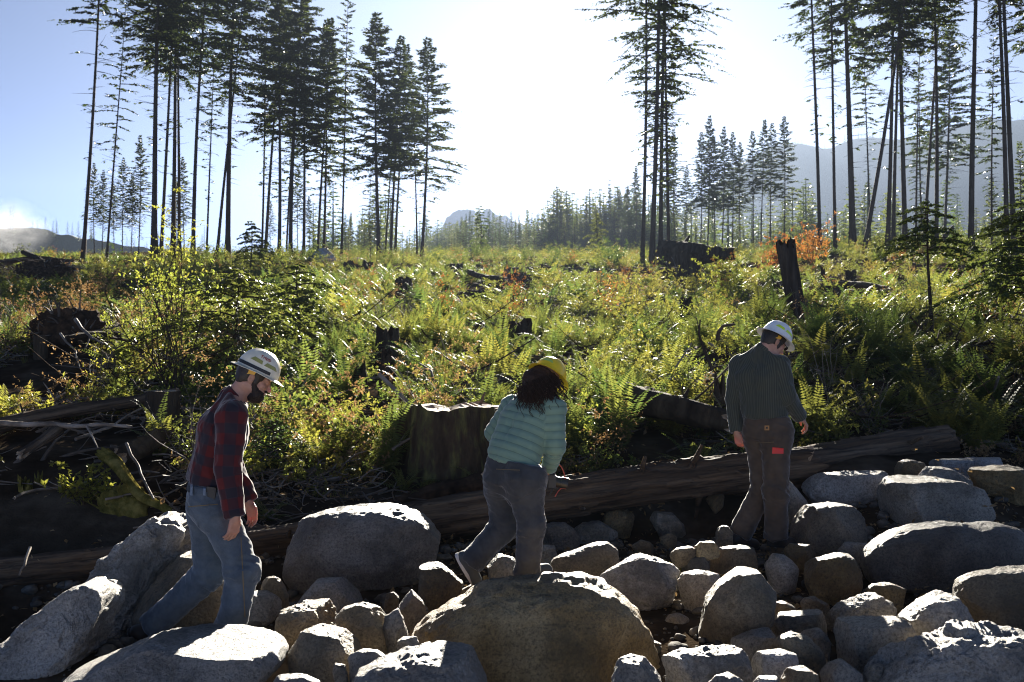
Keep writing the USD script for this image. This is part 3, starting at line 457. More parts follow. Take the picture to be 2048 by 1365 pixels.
rock("smooth mid-size stone below the grass tuft", [(1608, 1131), (1632, 1118), (1675, 1106), (1706, 1110), (1727, 1132), (1722, 1164), (1679, 1184), (1630, 1179), (1612, 1158)], 6.9, B, n=2.5, top=0.14)
rock("squarish boulder with a slanting front just right of the striped-shirt man", [(1580, 1080), (1588, 1037), (1609, 1013), (1663, 1005), (1706, 1013), (1727, 1037), (1731, 1068), (1712, 1086), (1640, 1092), (1595, 1090)], 8.0, B, sub=5, n=3.2, top=0.1, cuts=5)
rock("grey wedge stone between the squarish boulder and the oval one", [(1674, 1105), (1692, 1084), (1741, 1088), (1748, 1105), (1722, 1122), (1684, 1120)], 7.6, G_, sub=4, top=0.1)
rock("great oval boulder with a dark stained face", [(1725, 1115), (1741, 1090), (1784, 1064), (1835, 1049), (1889, 1043), (1936, 1049), (1990, 1045), (2029, 1057), (2062, 1085), (2070, 1135), (1990, 1160), (1912, 1184), (1840, 1184), (1737, 1156)], 7.2, B, sub=5, n=2.6, top=0.05, cuts=2, lump=0.04, depth=0.7)
rock("large tan boulder leaning in at the picture's edge below the oval one", [(1912, 1195), (1924, 1162), (1951, 1150), (2010, 1138), (2100, 1128), (2160, 1180), (2150, 1270), (1990, 1268), (1940, 1240)], 6.1, B, sub=5, n=2.6, top=0.1, cuts=3)
rock("white sunlit sloping rock before the tan boulder", [(1805, 1240), (1846, 1203), (1889, 1184), (1914, 1194), (1948, 1255), (1920, 1290), (1850, 1300), (1812, 1285)], 5.75, G_, top=0.45, ragged=0.8, depth=1.0)
rock("grey cube-like rock with a level top", [(1675, 1262), (1683, 1243), (1741, 1238), (1811, 1239), (1832, 1280), (1800, 1320), (1757, 1340), (1715, 1342), (1684, 1312)], 5.45, G_, sub=5, n=4.0, top=0.22, cuts=3)
rock("broad broken granite mass in the lower corner", [(1726, 1372), (1760, 1333), (1803, 1310), (1842, 1288), (1905, 1262), (1970, 1258), (2060, 1275), (2140, 1320), (2140, 1450), (1800, 1460)], 4.95, G_, sub=5, n=3.2, top=0.14, cuts=6, ragged=1.3, lump=0.08)
rock("crumpled grey rock with bright ridges behind the cube-like one", [(1650, 1232), (1686, 1208), (1749, 1186), (1788, 1207), (1806, 1236), (1790, 1252), (1700, 1256), (1660, 1250)], 6.15, G_, top=0.25, ragged=1.3)
rock("block with a square sunlit patch beside the pointed boulder", [(1540, 1244), (1562, 1227), (1640, 1221), (1662, 1240), (1664, 1264), (1600, 1275), (1550, 1268)], 5.95, G_, top=0.25, n=3.4)
rock("flat grey slab below the pointed boulder", [(1455, 1285), (1500, 1266), (1546, 1252), (1566, 1270), (1548, 1300), (1499, 1318), (1465, 1308)], 5.6, G_, top=0.35)
rock("ball-shaped pale stone in the lower right group", [(1544, 1298), (1558, 1274), (1585, 1264), (1620, 1274), (1650, 1310), (1640, 1338), (1600, 1345), (1556, 1330)], 5.3, B, n=2.3, top=None, cuts=1)
rock("dark stone wedged behind the ball-shaped one", [(1600, 1265), (1640, 1256), (1664, 1288), (1666, 1316), (1640, 1325), (1610, 1290)], 5.55, G_, sub=4)
rock("flat sunlit stone in front of the ball-shaped one", [(1496, 1325), (1515, 1306), (1562, 1299), (1601, 1313), (1614, 1333), (1581, 1352), (1523, 1353)], 5.1, G_, top=0.4)
rock("wide rough grey slab at the bottom beside the muddy gap", [(1322, 1320), (1367, 1303), (1430, 1297), (1484, 1295), (1502, 1318), (1506, 1350), (1468, 1400), (1345, 1400)], 5.0, G_, sub=5, top=0.35, ragged=1.2)
rock("pale slab at the huge boulder's lower corner", [(1219, 1400), (1227, 1337), (1250, 1313), (1289, 1317), (1330, 1360), (1345, 1420), (1260, 1440)], 4.75, G_, top=0.3, ragged=1.0)
rock("small bright stone at the bottom edge before the wide slab", [(1415, 1372), (1432, 1354), (1460, 1347), (1488, 1362), (1492, 1400), (1425, 1405)], 4.65, B, sub=4, top=0.25)
rock("small craggy stone under the flat sunlit one", [(1560, 1366), (1573, 1342), (1609, 1332), (1642, 1354), (1638, 1390), (1580, 1400)], 4.8, B, sub=4, ragged=1.2, top=0.25)
rock("dark wet-looking stone in the gap before the broken mass", [(1640, 1350), (1660, 1328), (1685, 1319), (1724, 1349), (1720, 1380), (1660, 1385)], 4.95, G_, sub=4, top=0.1)
rock("little grey stone at the edge of the broken mass", [(1726, 1352), (1742, 1332), (1768, 1328), (1775, 1350), (1750, 1372)], 5.0, G_, sub=4)
rock("low lit stone at the bottom between two pale ones", [(1503, 1372), (1520, 1354), (1554, 1353), (1562, 1375), (1540, 1395)], 4.7, G_, sub=4, top=0.3)
rock("reddish pebble-like stone in the dark gap", [(1600, 1208), (1608, 1197), (1630, 1193), (1662, 1212), (1655, 1224), (1612, 1222)], 6.4, B, sub=4, n=2.3)
rock("small stone beside the pointed boulder's shaded side", [(1544, 1225), (1550, 1206), (1566, 1202), (1596, 1216), (1590, 1234), (1560, 1240)], 6.25, B, sub=4)
rock("half-buried brown stone under the oval boulder", [(1730, 1182), (1745, 1168), (1780, 1166), (1818, 1180), (1812, 1206), (1760, 1206)], 6.6, B, sub=4, top=0.2)
rock("bright flat slab lying against the log at the far end", [(1600, 975), (1609, 962), (1640, 947), (1700, 943), (1768, 943), (1798, 954), (1780, 985), (1700, 1010), (1630, 1000)], 9.0, G_, top=0.3, n=3.2)
rock("wide pale flat-topped rock behind the oval boulder", [(1756, 1000), (1770, 972), (1784, 955), (1835, 951), (1920, 962), (1965, 980), (1978, 1030), (1960, 1050), (1880, 1056), (1790, 1048), (1764, 1025)], 8.4, G_, sub=5, top=0.38, n=3.4, depth=1.0)
rock("humped stone resting on the wide flat-topped rock", [(1834, 950), (1856, 932), (1889, 931), (1925, 952), (1962, 978), (1910, 990), (1850, 968)], 8.75, G_, top=0.15)
rock("small round-ended stone beside the far slab", [(1787, 940), (1796, 924), (1818, 918), (1848, 926), (1858, 944), (1820, 962), (1794, 955)], 9.3, B, sub=4, n=2.3)
rock("long flat stone farthest along the bank", [(1850, 928), (1870, 919), (1951, 915), (2014, 916), (2034, 928), (2020, 950), (1900, 952)], 9.6, G_, top=0.2)
rock("tall dark block at the picture's edge with one lit rim", [(1944, 945), (1955, 924), (2000, 928), (2060, 938), (2120, 950), (2120, 1030), (1995, 1030), (1965, 985)], 8.8, B, n=3.2, top=0.05)
rock("dark triangular stone behind the striped-shirt man's shins", [(1560, 1020), (1568, 970), (1580, 962), (1612, 1000), (1624, 1022), (1600, 1040)], 8.7, G_, sub=4, top=None)
rock("small stone behind the rear boot", [(1428, 1075), (1436, 1056), (1453, 1049), (1466, 1066), (1464, 1090), (1436, 1092)], 7.9, B, sub=4, top=0.2)
for o in [[(1338, 1110), (1352, 1097), (1380, 1092), (1400, 1102), (1390, 1118), (1350, 1122)], [(1384, 1098), (1400, 1084), (1424, 1082), (1444, 1092), (1436, 1106), (1396, 1110)], [(1362, 1132), (1376, 1116), (1404, 1108), (1424, 1118), (1416, 1138), (1376, 1142)]]:
    rock("small pale cobble of the cluster left of the carrying stone", o, 7.35, B, "cobbles left of the carrying stone", "cobble", sub=4, top=0.25)
for o in [[(1410, 1000), (1424, 988), (1446, 986), (1452, 1004), (1430, 1014)], [(1262, 1092), (1282, 1080), (1306, 1086), (1310, 1104), (1280, 1110)], [(1318, 1076), (1340, 1066), (1356, 1076), (1350, 1092), (1326, 1094)], [(1010, 1180), (1024, 1168), (1046, 1172), (1046, 1190)], [(1740, 1054), (1754, 1042), (1780, 1044), (1782, 1060), (1760, 1068)], [(1520, 1206), (1532, 1196), (1548, 1200), (1546, 1218), (1530, 1222)]]:
    py = max(y for _, y in o); rock("small cobble half sunk in the dark stream dirt", o, min(9.2, 2827 / (py - 760)), B, "cobbles in the stream dirt", "cobble", sub=3, top=0.2)
_rg = np.random.default_rng(19); _n = 0
for _k in range(400):                                            # cobbles filling the gaps
    px, py = _rg.uniform(480, 2040), _rg.uniform(1090, 1365); w = _rg.uniform(9, 34); dd_ = 6.0
    if px < 1000 and py < 1190: continue
    if any(abs(px - a_[0]) < a_[2] + w and abs(py - a_[1]) < a_[3] + w * .6 for a_ in BOX): continue
    for _q in range(6): dd_ = min(9.0, max(4.2, (CAMZ - float(ground(np.array([(px - CX) / F * dd_]), np.array([dd_]), False)[0])) * F / (py - 760)))
    if any(abs(px - a_[0]) < a_[2] + w and abs(py - a_[1]) < a_[3] + w * .6 for a_ in BOX): continue
    BOX.append((px, py, w, w * .6)); _n += 1
    rock("small cobble filling the gaps between the boulders", [(px - w, py), (px - w * .6, py - w * .55), (px + w * .2, py - w * .7), (px + w * .8, py - w * .4), (px + w, py + .1 * w), (px, py + w * .5)], dd_, B if _k % 2 else G_, "cobbles between the boulders", "cobble", sub=3, top=0.15)
    if _n >= 90: break
rng = np.random.default_rng(77)
gm = MB(); base = [trimesh.creation.icosphere(1) for _ in range(1)][0]
N_ = 3000; gy_ = rng.uniform(4.6, 9.2, N_); gx_ = rng.uniform(-0.56, 0.58, N_) * gy_; gs_ = 0.009 + 0.05 * rng.uniform(size=N_) ** 3.0; gy_ = np.minimum(gy_, 8.45 + 0.16 * np.clip(gx_, -6, 8) - 0.3 * rng.uniform(size=N_)); gz_ = ground(gx_, gy_); bv_ = np.array(base.vertices)
for k in range(N_):                                             # stones too small to pick apart
    v = bv_ * (rng.uniform(0.65, 1.3, 3) * gs_[k] * [1, 1, 0.7]) * (1 + 0.25 * rng.uniform(-1, 1, (len(bv_), 1)))
    gm.add(v + [gx_[k], gy_[k], gz_[k] + gs_[k] * 0.25], base.faces)
obj("gravel", gm.mesh(), "gravel", smooth=50, kind="stuff")

# the grey boulders on the ridge
rock("pointed grey boulder on the ridge behind the slim trunks", [(604, 528), (622, 512), (640, 499), (655, 497), (668, 512), (680, 532), (640, 540)], 76, G_, sub=5, n=2.6, top=None, cuts=6)
rock("flat dark rock pile end on the ridge below the trio", [(694, 524), (702, 517), (722, 516), (742, 524), (738, 532), (700, 534)], 74, G_, sub=4)
# ---------------------------------------------------------------- logs, stumps, sticks
CLEAR = []
def keep_clear(x, y, half, front): CLEAR.append((x, y, half, front))
def log_local(L, r0, r1, seed, sides=26, rings=60, broken=(0.0, 0.0), bend=0.02, knots=4, cut=True):
    """A log along +x from the origin: bark skin, and end faces apart."""
    rng = np.random.default_rng(seed); t = np.linspace(0, 1, rings); a = np.arange(sides) * 2 * PI / sides
    T, A = np.meshgrid(t, a, indexing="ij"); r = r0 + (r1 - r0) * T
    nz = fbm(np.stack([T * L * 0.9 / max(r0, .05) * 0.35, np.cos(A) * 1.4 + seed, np.sin(A) * 1.4], -1), 4, seed); fine = fbm(np.stack([T * L * 1.2, np.cos(A) * 9, np.sin(A) * 9 + seed], -1), 3, seed + 1)
    r = r * (1 + 0.16 * nz + 0.13 * fine + 0.07 * np.sign(fbm(np.stack([T * L * 2.2, np.cos(A) * 2.5 + seed, np.sin(A) * 2.5], -1), 3, seed + 7) - 0.12) + 0.10 * np.minimum(0, np.abs(fbm(np.stack([T * L * 0.5, np.cos(A) * 5, np.sin(A) * 5 + seed], -1), 2, seed + 6)) * 4 - 0.35))
    x = T * L
    x = x + (T < 0.001) * (-broken[0]) * (0.5 + 0.5 * fbm(np.stack([np.cos(A) * 3, np.sin(A) * 3, A * 0 + seed], -1), 3, seed + 4)) * 2 + (T > 0.999) * broken[1] * (0.5 + 0.5 * fbm(np.stack([np.cos(A) * 3, np.sin(A) * 3, A * 0 - seed], -1), 3, seed + 5)) * 2
    cy, cz = bend * L * np.sin(T * PI + seed), bend * 0.6 * L * np.sin(T * PI * 1.7 + seed)
    v = np.stack([x, cy + r * np.cos(A), cz + r * np.sin(A)], -1).reshape(-1, 3)
    i, j = np.meshgrid(np.arange(rings - 1), np.arange(sides), indexing="ij"); k = (j + 1) % sides
    q = np.stack([i * sides + j, i * sides + k, (i + 1) * sides + k, (i + 1) * sides + j], -1).reshape(-1, 4); f = np.vstack([q[:, [0, 1, 2]], q[:, [0, 2, 3]]])
    mb = MB().add(v, f[:, ::-1])
    for _ in range(knots):
        t0 = rng.uniform(0.08, 0.92); a0 = rng.uniform(0, 2 * PI); rr_ = r0 + (r1 - r0) * t0; c = np.array([t0 * L, bend * L * math.sin(t0 * PI + seed), bend * 0.6 * L * math.sin(t0 * PI * 1.7 + seed)])
        dr = np.array([rng.uniform(-0.3, 0.3), math.cos(a0), math.sin(a0)]); mb.tube([c + dr * rr_ * 0.7, c + dr * rr_ * 1.25, c + dr * rr_ * rng.uniform(1.4, 2.2)], [rr_ * 0.22, rr_ * 0.14, rr_ * 0.08], 6)
    ends = []
    for e, ix in ((0, np.arange(sides)), (1, (rings - 1) * sides + np.arange(sides))):
        ring = v[ix]; c = ring.mean(0); jj = np.arange(sides); ff = np.stack([np.full(sides, sides), jj, (jj + 1) % sides], 1)
        ends.append((np.vstack([ring, c]), ff[:, ::-1] if e == 0 else ff))
    return mb.mesh(), ends
def log_between(name, label, a, b, r0, r1, seed, mat_="log_wood", end_mat="cut_wood", cat="log", parent=None, group=None, **kw):
    a, b = np.asarray(a, float), np.asarray(b, float); L = np.linalg.norm(b - a); dr = (b - a) / L
    sk, ends = log_local(L, r0, r1, seed, **kw)
    for t_ in np.linspace(0, 1, 9): c_ = a + (b - a) * t_; keep_clear(c_[0], c_[1], max(L / 14, .12), 0.5 + 0.12 * c_[1])
    m = Gf.Matrix4d().SetRotate(Gf.Rotation(Gf.Vec3d(1, 0, 0), Gf.Vec3d(*map(float, dr)))); m.SetTranslateOnly(Gf.Vec3d(*map(float, a)))
    x = UsdGeom.Xform.Define(stage, numbered("/World", name)); x.AddTransformOp().Set(m); tag(x.GetPrim(), label, cat, group)
    obj("bark_skin", sk, mat_, x.GetPrim(), smooth=60)
    for e in ends: obj("end_face", e, end_mat, x.GetPrim())
    return x.GetPrim()
log_between("fallen_log", "long fallen log lying behind all three walkers along the foot of the bank", P(-140, 1160, 7.55), P(1570, 945, 9.45), 0.13, 0.195, 41, rings=220, sides=64, bend=0.012, broken=(0, 0.25), knots=9)
log_between("fallen_log", "shorter log end sticking out past the striped-shirt man", P(1500, 946, 9.75), P(1893, 884, 10.6), 0.19, 0.17, 42, rings=80, sides=32, bend=0.004, broken=(0.2, 0.02), knots=3)
log_between("fallen_log", "bark-covered log chunk slanting down the bank above the shorter log end", P(1258, 795, 11.6), P(1440, 838, 10.7), 0.17, 0.13, 43, mat_="stump_wood", broken=(0.08, 0.2), bend=0.01, knots=2)
log_between("fallen_log", "weathered log lying left among the slash with a lit top", P(-20, 856, 10.4), P(338, 786, 11.4), 0.085, 0.06, 44, broken=(0.1, 0.1), knots=5)
log_between("fallen_log", "grey log running out to the edge under the slash heap", P(-60, 795, 13.5), P(84, 742, 14.5), 0.09, 0.07, 45, broken=(0.1, 0.15), knots=4)
log_between("fallen_log", "short pale broken log end poking toward the bearded man's back", P(62, 898, 9.2), P(112, 862, 9.6), 0.045, 0.06, 46, broken=(0.12, 0.02), knots=1)
log_between("fallen_log", "dark log half hidden behind the bearded man's back", P(262, 905, 9.6), P(330, 868, 10.0), 0.10, 0.09, 47, mat_="stump_wood", broken=(0.15, 0.05), knots=1)
log_between("fallen_log", "dark rotten log low in front of the great mossy stump", P(760, 1012, 9.05), P(950, 968, 9.3), 0.06, 0.09, 48, mat_="rotten", broken=(0.1, 0.1), knots=2)
log_between("fallen_log", "arched bleached trunk on the skyline at the far left", P(-10, 524, 60), P(140, 518, 62), 0.18, 0.10, 49, bend=0.05, broken=(0.2, 0.2), knots=4)
log_between("fallen_log", "dark trunk leaning under the arched bleached one", P(50, 506, 61), P(110, 540, 58), 0.16, 0.12, 50, mat_="stump_wood", broken=(0.2, 0.2))
log_between("fallen_log", "thin log lying far across the clearing", P(1020, 543, 62), P(1145, 532, 66), 0.17, 0.14, 51, mat_="stump_wood", broken=(0.2, 0.2))
log_between("fallen_log", "second thin log far across the clearing, toward the sunlit trunks", P(1140, 541, 60), P(1290, 540, 62), 0.13, 0.12, 52, mat_="log_wood", broken=(0.2, 0.2))
log_between("fallen_log", "dark pole leaning on the brush pile in the clearing", P(940, 546, 46), P(1010, 562, 42), 0.13, 0.1, 53, mat_="stump_wood", broken=(0.2, 0.2))
log_between("fallen_log", "huge mossy-topped log lying at the foot of the sunlit trunks", P(1335, 512, 60), P(1448, 508, 57), 0.95, 0.35, 54, mat_="stump_wood", end_mat="rotten", broken=(0.2, 0.5), bend=0.01)
log_between("fallen_log", "bleached log lying in the ferns of the right slope", P(1690, 568, 38), P(1760, 575, 36), 0.14, 0.1, 55, broken=(0.2, 0.3))
log_between("fallen_log", "pale broken stub standing slanted behind the right slope", P(1886, 478, 62), P(1900, 462, 62), 0.16, 0.13, 56, broken=(0.0, 0.3), knots=0)
log_between("fallen_log", "thin pole lying in ferns just left of the woman's hat", P(1062, 716, 14.5), P(1104, 718, 14.3), 0.03, 0.03, 57, broken=(0.1, 0.1), knots=0)

log_between("mossy_root", "moss-covered root sloping down behind the bearded man's hip", P(196, 918, 9.0), P(338, 1018, 8.45), 0.06, 0.035, 58, mat_="moss", end_mat="moss", cat="root", broken=(0.05, 0.1), bend=0.06, knots=4)
def stump(label, px, d, w, h, seed, mat_="stump_wood", top="cut_wood", flare=0.35, tilt=(0, 0), jag=0.05, buttress=0.12, base_py=None, name="tree_stump", moss=False, cat="stump", ridges=0.08):
    """w, h: width and height in photograph pixels at distance d; a ring-ridged body and a top of its own."""
    r, H = w * d / F / 2, h * d / F; b = on_ground(px, d) if base_py is None else P(px, base_py, d)
    keep_clear(b[0], b[1], r * 1.3, 1.0 + 0.15 * d); rng = np.random.default_rng(seed); sides, rings = 72, 26; t = np.linspace(0, 1, rings); a = np.arange(sides) * 2 * PI / sides
    T, A = np.meshgrid(t, a, indexing="ij"); ph = rng.uniform(0, 6, 3)
    rad = r * (1 + flare * np.exp(-T * 4.5) * (1 + 0.6 * np.cos(A * 4 + ph[0])) + buttress * np.cos(A * 3 + ph[1]) * 0.5 + ridges * fbm(np.stack([np.cos(A) * 6, np.sin(A) * 6, T * 1.5 + seed], -1), 4, seed) + 0.06 * fbm(np.stack([np.cos(A) * 2, np.sin(A) * 2, T * 4 + seed], -1), 3, seed + 2))
    up = jag * fbm(np.stack([np.cos(A) * 2.2, np.sin(A) * 2.2, A * 0 + seed], -1), 4, seed + 3) * 2
    z = T * H - 0.15 * (T == 0) * H - 0.12 + (T > 0.85) * (T - 0.85) / 0.15 * up + T * 0.12
    v = np.stack([rad * np.cos(A) + tilt[0] * T * H, rad * np.sin(A) + tilt[1] * T * H, z], -1).reshape(-1, 3)
    i, j = np.meshgrid(np.arange(rings - 1), np.arange(sides), indexing="ij"); k = (j + 1) % sides
    q = np.stack([i * sides + j, i * sides + k, (i + 1) * sides + k, (i + 1) * sides + j], -1).reshape(-1, 4); f = np.vstack([q[:, [0, 1, 2]], q[:, [0, 2, 3]]])
    x = thing(name, label, cat, b)
    obj("stump_side", (v, f), mat_, x, smooth=60)
    ring = v[(rings - 1) * sides:]; c = ring.mean(0) + [0, 0, rng.uniform(-0.02, 0.02) * H]; inner = c + (ring - c) * 0.6 + np.stack([np.zeros(sides), np.zeros(sides), 0.05 * H * rng.normal(size=sides) * (0.3 + jag * 6)], 1)
    tvv = np.vstack([ring, inner, c]); jj = np.arange(sides); kk = (jj + 1) % sides
    obj("stump_top", (tvv, np.vstack([np.stack([jj, kk, sides + kk], 1), np.stack([jj, sides + kk, sides + jj], 1), np.stack([sides + jj, sides + kk, np.full(sides, 2 * sides)], 1)])), top, x)
    if moss:
        rng2 = np.random.default_rng(seed + 5); mm = MB()
        for _ in range(3800):
            a0, t0 = rng2.uniform(PI, 2 * PI), rng2.beta(1.2, 1.6); ii = int(t0 * (rings - 1)); jx = int((a0 % (2 * PI)) / (2 * PI) * sides); p = v[ii * sides + jx % sides]
            if fbm(np.array([[math.cos(a0) * 2, math.sin(a0) * 2, t0 * 3.0]]), 3, 8)[0] < -0.05: continue
            s = rng2.uniform(0.005, 0.016); o = np.array([math.cos(a0), math.sin(a0), 0]); tip = p + o * s * 1.3 + [0, 0, -s * rng2.uniform(0, 2)]; sd = np.cross(o, [0, 0, 1]) * s
            mm.add([p - sd + [0, 0, s], p + sd + [0, 0, s * .6], tip], [[0, 1, 2]])
        obj("moss_cover", mm.mesh(), "moss", x)
    return x
stump("great mossy stump with a lit flat top between the bearded man and the woman", 895, 10.1, 215, 172, 61, mat_="mossy_wood", base_py=990, jag=0.04, flare=0.5, buttress=0.3, ridges=0.16)
stump("small sawn stump with a flat top uphill behind the bearded man", 637, 19.0, 46, 46, 62, flare=0.1, jag=0.0)
stump("dark notched stump with a shelf, upslope before the great mossy one", 771, 16.5, 46, 66, 63, flare=0.0, jag=0.12, top="rotten", tilt=(0.05, 0))
stump("narrow dark stub just below the notched stump", 764, 13.6, 20, 80, 64, flare=0.0, jag=0.1, top="rotten", tilt=(0.12, 0))
stump("blunt dark stub beside the narrow one", 727, 13.4, 28, 58, 65, flare=0.1, jag=0.1, top="rotten", tilt=(-0.15, 0))
stump("sawn stump with a bright flat top behind the leafy shrub's stems", 325, 10.8, 66, 92, 66, flare=0.2, jag=0.004)
stump("thin sawn stub with one lit side in front of the root mound", 83, 14.8, 28, 44, 67, flare=0.05, jag=0.004, name="tree_stump")
stump("dark rotten stump among tall ferns above the woman", 1040, 18.5, 46, 62, 68, flare=0.1, jag=0.12, top="rotten")
stump("left one of two small stumps close together far up the clearing", 905, 58, 11, 16, 69, flare=0.2); stump("right one of two small stumps close together far up the clearing", 919, 58, 13, 17, 70, flare=0.2)
stump("dark cone-shaped stump above the notched one", 808, 36, 34, 36, 71, flare=0.9, jag=0.15, top="rotten")
stump("tall broken snag standing behind the striped-shirt man's hat", 1603, 19.5, 36, 165, 72, mat_="bark", top="rotten", flare=0.12, tilt=(-0.2, 0.0), jag=0.14, name="broken_snag", cat="snag")
stump("charred square stump past the tall broken snag", 1660, 34, 46, 32, 73, flare=0.15, jag=0.1, top="moss")
stump("small dark stump half sunk in ferns uphill of the charred square one", 1702, 48, 22, 18, 74, flare=0.2, jag=0.1, top="rotten")
stump("rotten trunk base beside the huge mossy-topped log", 1375, 50, 44, 60, 75, flare=0.3, jag=0.15, top="rotten")
stump("dark stub before the rotten trunk base", 1372, 24, 26, 46, 76, flare=0.2, jag=0.15, top="rotten")
stump("mossy little twin-knobbed stump in the lower left undergrowth", 57, 8.9, 26, 70, 77, mat_="moss", top="moss", flare=0.45, jag=0.1, tilt=(-0.15, 0.1), base_py=1035)
stump("thin mossy post beside the twin-knobbed stump", 76, 9.1, 16, 44, 78, mat_="moss", top="moss", flare=0.1, jag=0.1, base_py=1010)
stump("gnarled dark stump with a hooked branch behind the striped-shirt man's back", 1436, 11.6, 24, 92, 79, mat_="bark", top="rotten", flare=0.25, jag=0.12, name="broken_snag", cat="snag", tilt=(0.04, 0))
stump("thin dark snag up the slope left of the red maple", 1646, 44, 9, 30, 80, flare=0.1, jag=0.2, top="rotten", name="broken_snag", cat="snag")
for px, d, w, h, s in ((960, 70, 16, 9, 81), (1085, 66, 14, 14, 82), (700, 62, 30, 12, 83), (735, 64, 22, 9, 84), (1010, 55, 12, 8, 85), (1230, 58, 16, 9, 86), (795, 60, 14, 9, 87), (870, 50, 16, 10, 88), (1455, 52, 20, 12, 89), (1500, 60, 18, 12, 90), (1800, 46, 20, 12, 91), (1560, 40, 18, 10, 92)):
    stump("low dark stump scattered far across the clearing", px, d, w, h, s, flare=0.5, jag=0.15, top="rotten", name="tree_stump")
    stage.GetPrimAtPath(f"/World/tree_stump_{_names[('/World', 'tree_stump')] - 1:03d}").SetCustomDataByKey("group", "low stumps across the clearing")

def root_mound(name, label, px, d, w, h, seed, mat_="rotten", roots=60, base_py=None, cat="root mass"):
    c = on_ground(px, d) if base_py is None else P(px, base_py, d); rx, rz = w * d / F / 2, h * d / F
    keep_clear(c[0], c[1], rx * 0.9, 1.0 + 0.14 * d); s = trimesh.creation.icosphere(4); v = np.array(s.vertices); v = v * (1 + 0.5 * fbm(v * 1.6 + seed, 4, seed) + 0.14 * fbm(v * 6 + seed, 3, seed))[:, None] * [rx, rx * 0.6, rz]
    x = thing(name, label, cat, c); obj("root_core", (v, np.array(s.faces)), mat_, x, smooth=60)
    rng = np.random.default_rng(seed); mb = MB()
    for _ in range(roots):
        a, e = rng.uniform(0, 2 * PI), rng.uniform(-0.1, 1.2); p = np.array([math.cos(a) * math.cos(e) * rx, math.sin(a) * math.cos(e) * rx * 0.6, math.sin(e) * rz]) * 0.85
        dr = p / np.linalg.norm(p) + rng.normal(size=3) * 0.5; L = rng.uniform(0.2, 0.7) * max(rx, rz) * 0.6; t = np.linspace(0, 1, 6)[:, None]
        q = p + dr * L * t + rng.normal(size=3) * 0.6 * L * t ** 2; mb.tube(q, np.linspace(0.022, 0.005, 6) * max(rx, rz) ** 0.5 * 1.3, 5)
    m = obj("root_tangle", mb.mesh(), "dead_twig" if mat_ == "rotten" else mat_, x); tag(m, kind="stuff")
    return x
root_mound("root_mound", "big dark upturned root mass on the left slope", 135, 15.8, 150, 66, 101, roots=90)
root_mound("root_mound", "dark root heap under the left skyline by the arched trunk", 95, 50, 120, 34, 102)
root_mound("brush_pile", "dark brush pile standing out in the middle of the clearing", 1030, 44, 78, 34, 103, cat="brush pile", roots=130)
root_mound("root_mound", "sunken root clump in ferns right below the brush pile", 960, 36, 90, 16, 104)
root_mound("root_mound", "dark root clump beyond the tall broken snag", 1640, 24, 100, 44, 105, roots=70)
root_mound("root_mound", "root and bark debris at the foot of the sunlit trunks", 1340, 52, 120, 30, 106)
root_mound("root_mound", "earthy root ball behind the young hemlock at the picture's edge", 1990, 20, 120, 40, 107)
root_mound("moss_mound", "low moss-covered root mound at the bearded man's hip", 250, 8.75, 100, 46, 108, mat_="moss", roots=20, base_py=1024, cat="moss mound")

def stick(label, pts, r0, r1, group=None, name="dead_branch", mat_="dead_twig", forks=0, seed=0):
    """A branch through points (px, py, d), with side twigs."""
    rng = np.random.default_rng(seed + 1000 + int(pts[0][0])); p = np.array([P(*q) for q in pts]); t = np.linspace(0, 1, len(p)); tt = np.linspace(0, 1, 14)
    q = np.stack([np.interp(tt, t, p[:, k]) for k in range(3)], 1); L = np.linalg.norm(p[-1] - p[0]); q += 0.02 * L * np.stack([fbm(np.stack([tt * 4, tt * 0 + k, tt * 0 + seed], 1), 2, k) for k in range(3)], 1)
    o = q[0].copy(); mb = MB().tube(q - o, np.linspace(r0, r1, 14), 7); x = thing(name, label, "branch", o, group)
    obj("branch_stem", mb.mesh(), mat_, x, smooth=60)
    for _ in range(forks):
        i = rng.integers(3, 11); dr = (q[-1] - q[0]) / L + rng.normal(size=3) * 0.7; l = rng.uniform(0.12, 0.35) * L; t3 = np.linspace(0, 1, 5)[:, None]
        obj("side_twig", MB().tube(q[i] - o + dr * l * t3 + rng.normal(size=3) * 0.15 * l * t3 ** 2, np.linspace(r1 * 1.1, r1 * 0.4, 5), 5).mesh(), mat_, x, smooth=60)
stick("long thin grey branch lying level in front of the left weathered log", [(-20, 848, 9.6), (90, 846, 9.6), (190, 850, 9.5), (262, 858, 9.3)], 0.03, 0.014, forks=2)
stick("thin slanted stick behind the bearded man's back, rising to the leafy shrub", [(150, 880, 9.4), (220, 852, 9.8), (285, 818, 10.2)], 0.018, 0.008, forks=1)
stick("straight stick leaning down the mossy slope beside the bearded man", [(252, 888, 8.9), (275, 930, 8.75), (306, 1000, 8.4)], 0.014, 0.009)
stick("pale stick hanging over the fallen log at the lower left", [(60, 1096, 7.4), (48, 1130, 7.2), (38, 1152, 7.15)], 0.012, 0.006)
stick("pale branch lying in the slash below the grey log", [(80, 815, 11.5), (130, 788, 12.0)], 0.022, 0.013, forks=1)
stick("bent branch reaching out of the root mass on the left", [(150, 640, 15.2), (180, 672, 14.6), (205, 690, 14.2)], 0.03, 0.012, forks=2)
stick("bleached stick fanning right of the stub below the root mass", [(120, 668, 14.5), (150, 700, 14.2), (160, 740, 13.8)], 0.018, 0.008)
stick("grey crooked stick near the leafy shrub's foot", [(205, 740, 13.5), (225, 700, 13.8), (250, 690, 14)], 0.02, 0.008, forks=1)
stick("pale stick lying at the bearded man's back pocket height", [(210, 1000, 8.6), (270, 985, 8.7), (330, 1000, 8.5)], 0.012, 0.006, forks=2)
